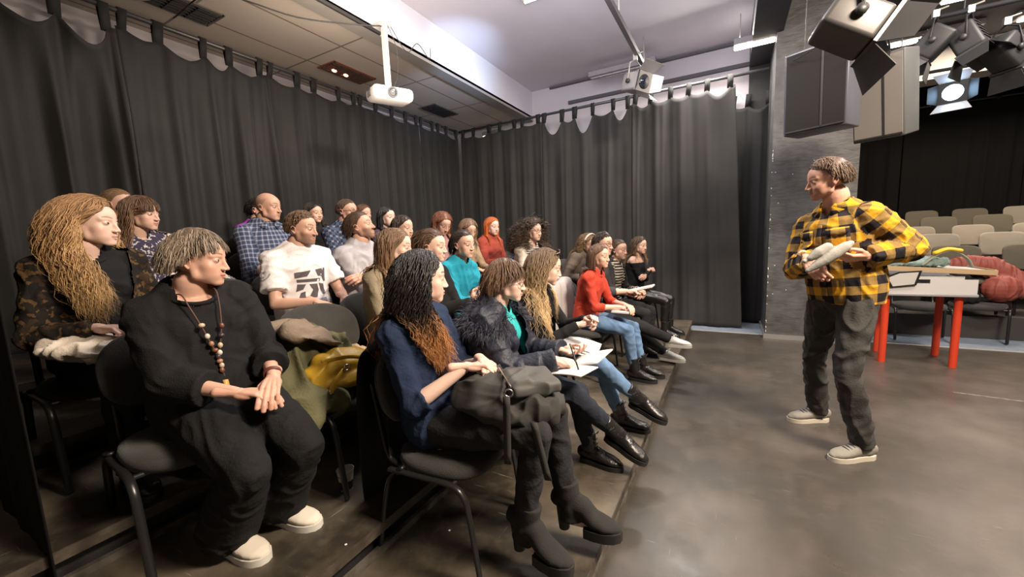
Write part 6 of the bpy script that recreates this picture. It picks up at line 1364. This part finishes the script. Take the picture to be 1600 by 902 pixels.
def lantern(p, aim, s, label, m, roll=0, lit=None, doors=(SIL, LBLK, LBLK, SIL), hang=.3, open_=.65):
    p = np.array(p, float); F = nrm(aim); R = nrm(np.cross(F, (0, 0, 1))); U_ = np.cross(R, F); c_, s_ = math.cos(roll), math.sin(roll); R, U_ = c_*R+s_*U_, -s_*R+c_*U_; M = np.stack([R, F, U_], 1)
    t_, org = thing('stage_lantern', p, label, 'spotlight', 'theatre spotlights'); a = Acc(); a.rbox(p, (.24*s, .30*s, .22*s), .03*s, M)
    for i in range(5): a.box(p+F*(-.11+.045*i)*s+U_*.112*s, (.20*s, .012*s, .015*s), M)
    obj('housing', a, m, t_, org, flat_angle=.7); a = Acc(); a.box(p+F*.155*s, (.26*s, .02*s, .24*s), M); obj('front_frame', a, m, t_, org, smooth=False)
    a = Acc(); disc(a, p+F*.160*s, F, .09*s, .008*s); obj('lens', a, lit or LENS, t_, org)
    for i, (e, w) in enumerate(((U_, R), (-U_, R), (R, U_), (-R, U_))):
        b0 = p+F*.165*s+e*.125*s; d = nrm(F+e*open_); L = .17*s if i < 2 else .15*s; G = np.array([[b0+w*x*.12*s, b0+d*L+w*x*(.17*s if i < 2 else .09*s)] for x in (-1, 1)]); a = Acc(); a.grid(G); obj('barn_door', a, doors[i], t_, org, solid=.004, smooth=False)
    a = Acc(); top = p+np.array([0, 0, hang*s]); a.tube([p+R*.135*s, p+R*.14*s+U_*.02, top+R*.10*s-np.array([0, 0, .06*s]), top, top-R*.10*s-np.array([0, 0, .06*s]), p-R*.14*s+U_*.02, p-R*.135*s], (.006*s, .018*s), 8, up=(0, 1, 0)); obj('yoke', a, m, t_, org)
    a = Acc(); a.box(top+(0, 0, .03*s), (.05*s, .05*s, .07*s)); a.tube([top+(.0, 0, .06*s), top+(.09*s, 0, .08*s)], .009*s, 8); obj('clamp', a, SIL, t_, org, smooth=False)
    for sg in (-1, 1): a = Acc(); disc(a, p+R*sg*.13*s, R*sg, .03*s, .025*s, 12); obj('knob', a, LBLK, t_, org)
    return t_
tr = empty('lighting_track', (-1.10, 3.2, 3.72), 0, 'dark lighting track running under the white ceiling towards the back curtain', 'track'); a = Acc(); a.box((0, 1.2, 0), (.05, 3.9, .06)); obj('bar', a, mat('track_grey', (.09, .08, .08), .5), tr, smooth=False)
for y in (-.3, 1.4, 2.8): a = Acc(); a.tube([(0, y, .02), (0, y, .37)], .008, 6); obj('drop_rod', a, SIL, tr)
lantern(at(993, 130, X=-1.12), (.75, -.55, -.22), .95, 'grey stage lantern with barn doors on the track above the back curtain', SIL, roll=.1, hang=.30)
p = at(1327, 40, Y=3.0); lantern(p, (.72, .05, -.48), .95, 'large grey stage lantern with open barn doors high above the standing man', mat('lantern_dull', (.07, .066, .064), .45, metal=.3), doors=(LBLK,)*4, roll=.2, hang=.32)
bar_ = empty('lighting_bar', (0, 0, 0), 0, 'horizontal black lighting bar carrying the large lantern above the standing man', 'bar'); bar_.location = (.42, float(p[1]), float(p[2])+.33); a = Acc(); a.tube([(0, 0, 0), (2.8, 0, 0)], .024, 10, cap='flat'); obj('pipe', a, LBLK, bar_)
for x in (.5, 2.6): a = Acc(); a.tube([(x, 0, 0), (x, 0, 4.1-float(p[2])-.33)], .006, 6); obj('drop_rod', a, LBLK, bar_)
bl = [(1458, 68, (-.5, .2, -.6), 'black lantern silhouetted left of two others below the lit ceiling'), (1512, 62, (.3, -.2, -.8), 'black lantern hanging in the middle of the dark trio at top right'), (1568, 82, (.5, .3, -.5), 'black lantern at the right edge of the dark trio')]
for px, py, aim, l in bl: lantern(at(px, py, Y=5.2), aim, .85, l, LBLK, doors=(LBLK,)*4, hang=.26)
b3p = at(1490, 146, Y=7.2); bar3 = empty('lighting_bar', (1.6, 7.2, float(b3p[2])+.30), 0, 'short black lighting bar carrying the blue-white lantern', 'bar'); a = Acc(); a.tube([(0, 0, 0), (2.6, 0, 0)], .02, 10, cap='flat'); obj('pipe', a, LBLK, bar3)
for x in (.15, 2.4): a = Acc(); a.tube([(x, 0, 0), (x, 0, 4.1-bar3.location.z)], .006, 6); obj('drop_rod', a, LBLK, bar3)
bar2 = empty('lighting_bar', (1.6, 5.2, float(at(1512, 62, Y=5.2)[2])+.24), 0, 'black lighting bar carrying the dark trio of lanterns at top right', 'bar'); a = Acc(); a.tube([(0, 0, 0), (3.0, 0, 0)], .022, 10, cap='flat'); obj('pipe', a, LBLK, bar2); zz = 4.1-bar2.location.z
for x in (.15, 2.8): a = Acc(); a.tube([(x, 0, 0), (x, 0, zz)], .006, 6); obj('drop_rod', a, LBLK, bar2)
BLE = mat('blue_beam', (.5, .7, 1), .3, emis=(.45, .70, 1), estr=14)
lantern(at(1490, 146, Y=7.2), (-.35, -.9, -.12), 1.0, 'stage lantern glowing blue-white in the dark beyond the pillar', LBLK, lit=BLE, doors=(WHP, WHP, LBLK, LBLK), hang=.28)
# loudspeakers hung beside the pillar
def speaker(c, yaw, pitch, w, h, d, label, m, face):
    t_, org = thing('loudspeaker', c, label, 'speaker', 'hanging loudspeakers'); M = frame(yaw, pitch); c = np.array(c); a = Acc(); a.rbox(c, (w, d, h), .012, M); obj('cabinet', a, m, t_, org, flat_angle=.6)
    a = Acc(); a.box(c+M[:, 1]*(d/2+.004), (w*.92, .008, h*.94), M); obj('grille', a, face, t_, org, smooth=False); a = Acc(); a.box(c+M[:, 1]*(d/2+.010)-M[:, 0]*w*.12, (w*.035, .006, h*.94), M); a.box(c+M[:, 1]*(d/2+.010)-M[:, 2]*h*.46, (w*.92, .006, .012), M); obj('seam', a, LBLK, t_, org, smooth=False)
    a = Acc(); a.box(c+M[:, 0]*(w/2+.006), (.006, d*.25, h*.3), M); a.tube([c+M[:, 0]*(w/2+.02)+M[:, 2]*.05, c+M[:, 0]*(w/2+.02)-M[:, 2]*.05], .01, 8); obj('side_handle', a, DKG, t_, org)
    for s in (-1, 1): a = Acc(); q = c+M[:, 2]*h/2+M[:, 0]*s*w*.3; a.tube([q, q+np.array([0, 0, .45])], .004, 6); obj('hanging_strap', a, LBLK, t_, org)
speaker(at(1284, 142, Y=4.3), 243, -3, .44, .66, .30, 'black loudspeaker hanging in front of the pillar, blue glint on its side', mat('speaker_blue_glint', (.09, .095, .12), .3), mat('speaker_dark', (.022, .021, .021), .8, spec=.15))  # blue reflection on the black cabinet is put into its base colour
speaker(at(1383, 152, Y=4.6), 238, -12, .34, .66, .30, 'grey loudspeaker tilted downwards right of the pillar', mat('speaker_edge', (.10, .10, .10), .5), mat('speaker_grey', (.24, .225, .21), .6))
# fluorescent fittings
TUBE = mat('lit_tube', (1, 1, 1), .4, emis=(1, .86, .70), estr=9); TUBO = mat('unlit_tube', (.45, .43, .43), .35)
def batten(c, L, label, lit, w=.16, ang=0, drop=.0, h=.07):
    t_ = empty('fluorescent_fitting', c, ang, label, 'ceiling light', 'fluorescent ceiling fittings'); a = Acc(); a.box((0, 0, 0), (L, w, h)); obj('housing', a, mat('fitting_grey', (.33, .32, .33), .5), t_, smooth=False)
    if c[2] < 4.0 and c[1] < 6.6:
        for x in (-L*.35, L*.35): a = Acc(); a.tube([(x, 0, h/2), (x, 0, 4.1-c[2])], .005, 6); obj('drop_rod', a, SIL, t_)
    for y in (-w*.25, w*.25): a = Acc(); a.tube([(-L*.46, y, -h/2-.016), (L*.46, y, -h/2-.016)], .014, 10); obj('tube', a, TUBE if lit else TUBO, t_)
    a = Acc()
    for i in range(9): a.box((-L*.44+L*.11*i, 0, -h/2-.012), (.004, w*.9, .022))
    obj('louvre', a, mat('louvre_alu', (.5, .5, .5), .3, metal=.7), t_, smooth=False)
c = (at(1147, 66, Y=6.1)+at(1212, 58, Y=6.1))/2; batten(c, float(np.linalg.norm(at(1147, 66, Y=6.1)-at(1212, 58, Y=6.1))), 'lit fluorescent fitting beside the dark ceiling beam near the pillar', True)
c = (at(922, 116, Y=6.5)+at(1025, 98, Y=6.5))/2; batten(c, float(np.linalg.norm(at(922, 116, Y=6.5)-at(1025, 98, Y=6.5))), 'unlit fluorescent fitting behind the grey lantern on the white ceiling', False)
fc = at(814, 6, Z=4.03); batten((float(fc[0])+.62, float(fc[1])-.10, 4.065), 1.2, 'lit fluorescent fitting at the top edge of the white ceiling', True, .3, 0)
batten((2.75, 7.0, 4.065), 1.25, 'lit fluorescent fitting at the top right under the dark ceiling', True)
for i, (x, y) in enumerate(((2.3, 8.6), (3.9, 8.6))): batten((x, 8.2, 4.065), 1.3, ('lit auditorium fitting just right of the pillar', 'lit auditorium fitting towards the right edge')[i], True, .2)
c = at(765, 206, Y=6.75); batten((float(c[0]), 6.87, float(c[2])), .42, 'bright lamp glowing just behind the rail of the back curtain', True, .14)
# recessed fittings in the tiled ceiling
AMB = mat('warm_bulb', (1, .8, .6), .4, emis=(1, .42, .22), estr=7)
for i, (x, y, l) in enumerate(((-4.30, 3.68, 'recessed ceiling fitting with two glowing reddish bulbs left of the projector'), (-4.30, 5.5, 'dark open recessed fitting in the tiled ceiling right of the projector'), (-4.33, 1.9, 'open recessed fitting with bare brackets above the side curtain'))):
    t_ = empty('recessed_fitting', (x, y, 3.598), 0, l, 'ceiling light', 'recessed fittings in the tiled ceiling'); FR = mat('copper_reflector', (.50, .20, .12), .25, metal=.8) if i == 0 else mat('dull_reflector', (.22, .20, .18), .4, metal=.6)
    for nm, c_, s_ in (('frame', (-.15, 0, -.006), (.02, .62, .012)), ('frame', (.15, 0, -.006), (.02, .62, .012)), ('frame', (0, -.31, -.006), (.32, .02, .012)), ('frame', (0, .31, -.006), (.32, .02, .012))): a = Acc(); a.box(c_, s_); obj(nm, a, FR, t_, smooth=False)
    a = Acc(); P = np.array([[(xx, yy, -.001-.004*math.cos(xx*40)) for yy in (-.3, .3)] for xx in np.linspace(-.14, .14, 15)]); a.grid(P); obj('reflector', a, FR, t_)
    a = Acc(); [a.box((-.14+.28*q/6, 0, -.012), (.006, .58, .018)) for q in range(7)]; [a.box((0, yy, -.014), (.28, .006, .016)) for yy in (-.18, -.05, .12)]; obj('louvre', a, LBLK if i else mat('louvre_dark', (.08, .05, .04), .4), t_, smooth=False)
    if i == 0:
        for yy in (-.17, .0): a = Acc(); a.ell((-.04, yy, -.022), (.022, .032, .014)); obj('bulb', a, AMB, t_)
# white soffit and dark booth glass beyond the pillar
struct('trim_9', bx(1.3, 6.1, 8.9, 9.3, 3.62, 4.1), mat('soffit_white', (.62, .58, .54), .8))
struct('window_1', bx(1.6, 6.0, 10.50, 10.54, 3.62, 4.05), mat('booth_glass', (.012, .012, .016), .04, spec=.8))
cable([at(1240, 95, Y=4.2), at(1262, 82, Y=4.1), at(1290, 60, Y=4.0), at(1300, 20, Y=3.9)], 'thin black cable running from the pillar to the large lantern', .004)
cable([at(1385, 100, Y=4.5), at(1390, 80, Y=4.3), at(1388, 62, Y=4.1), at(1380, 40, Y=3.8)], 'black cables hanging below the large lantern', .006)
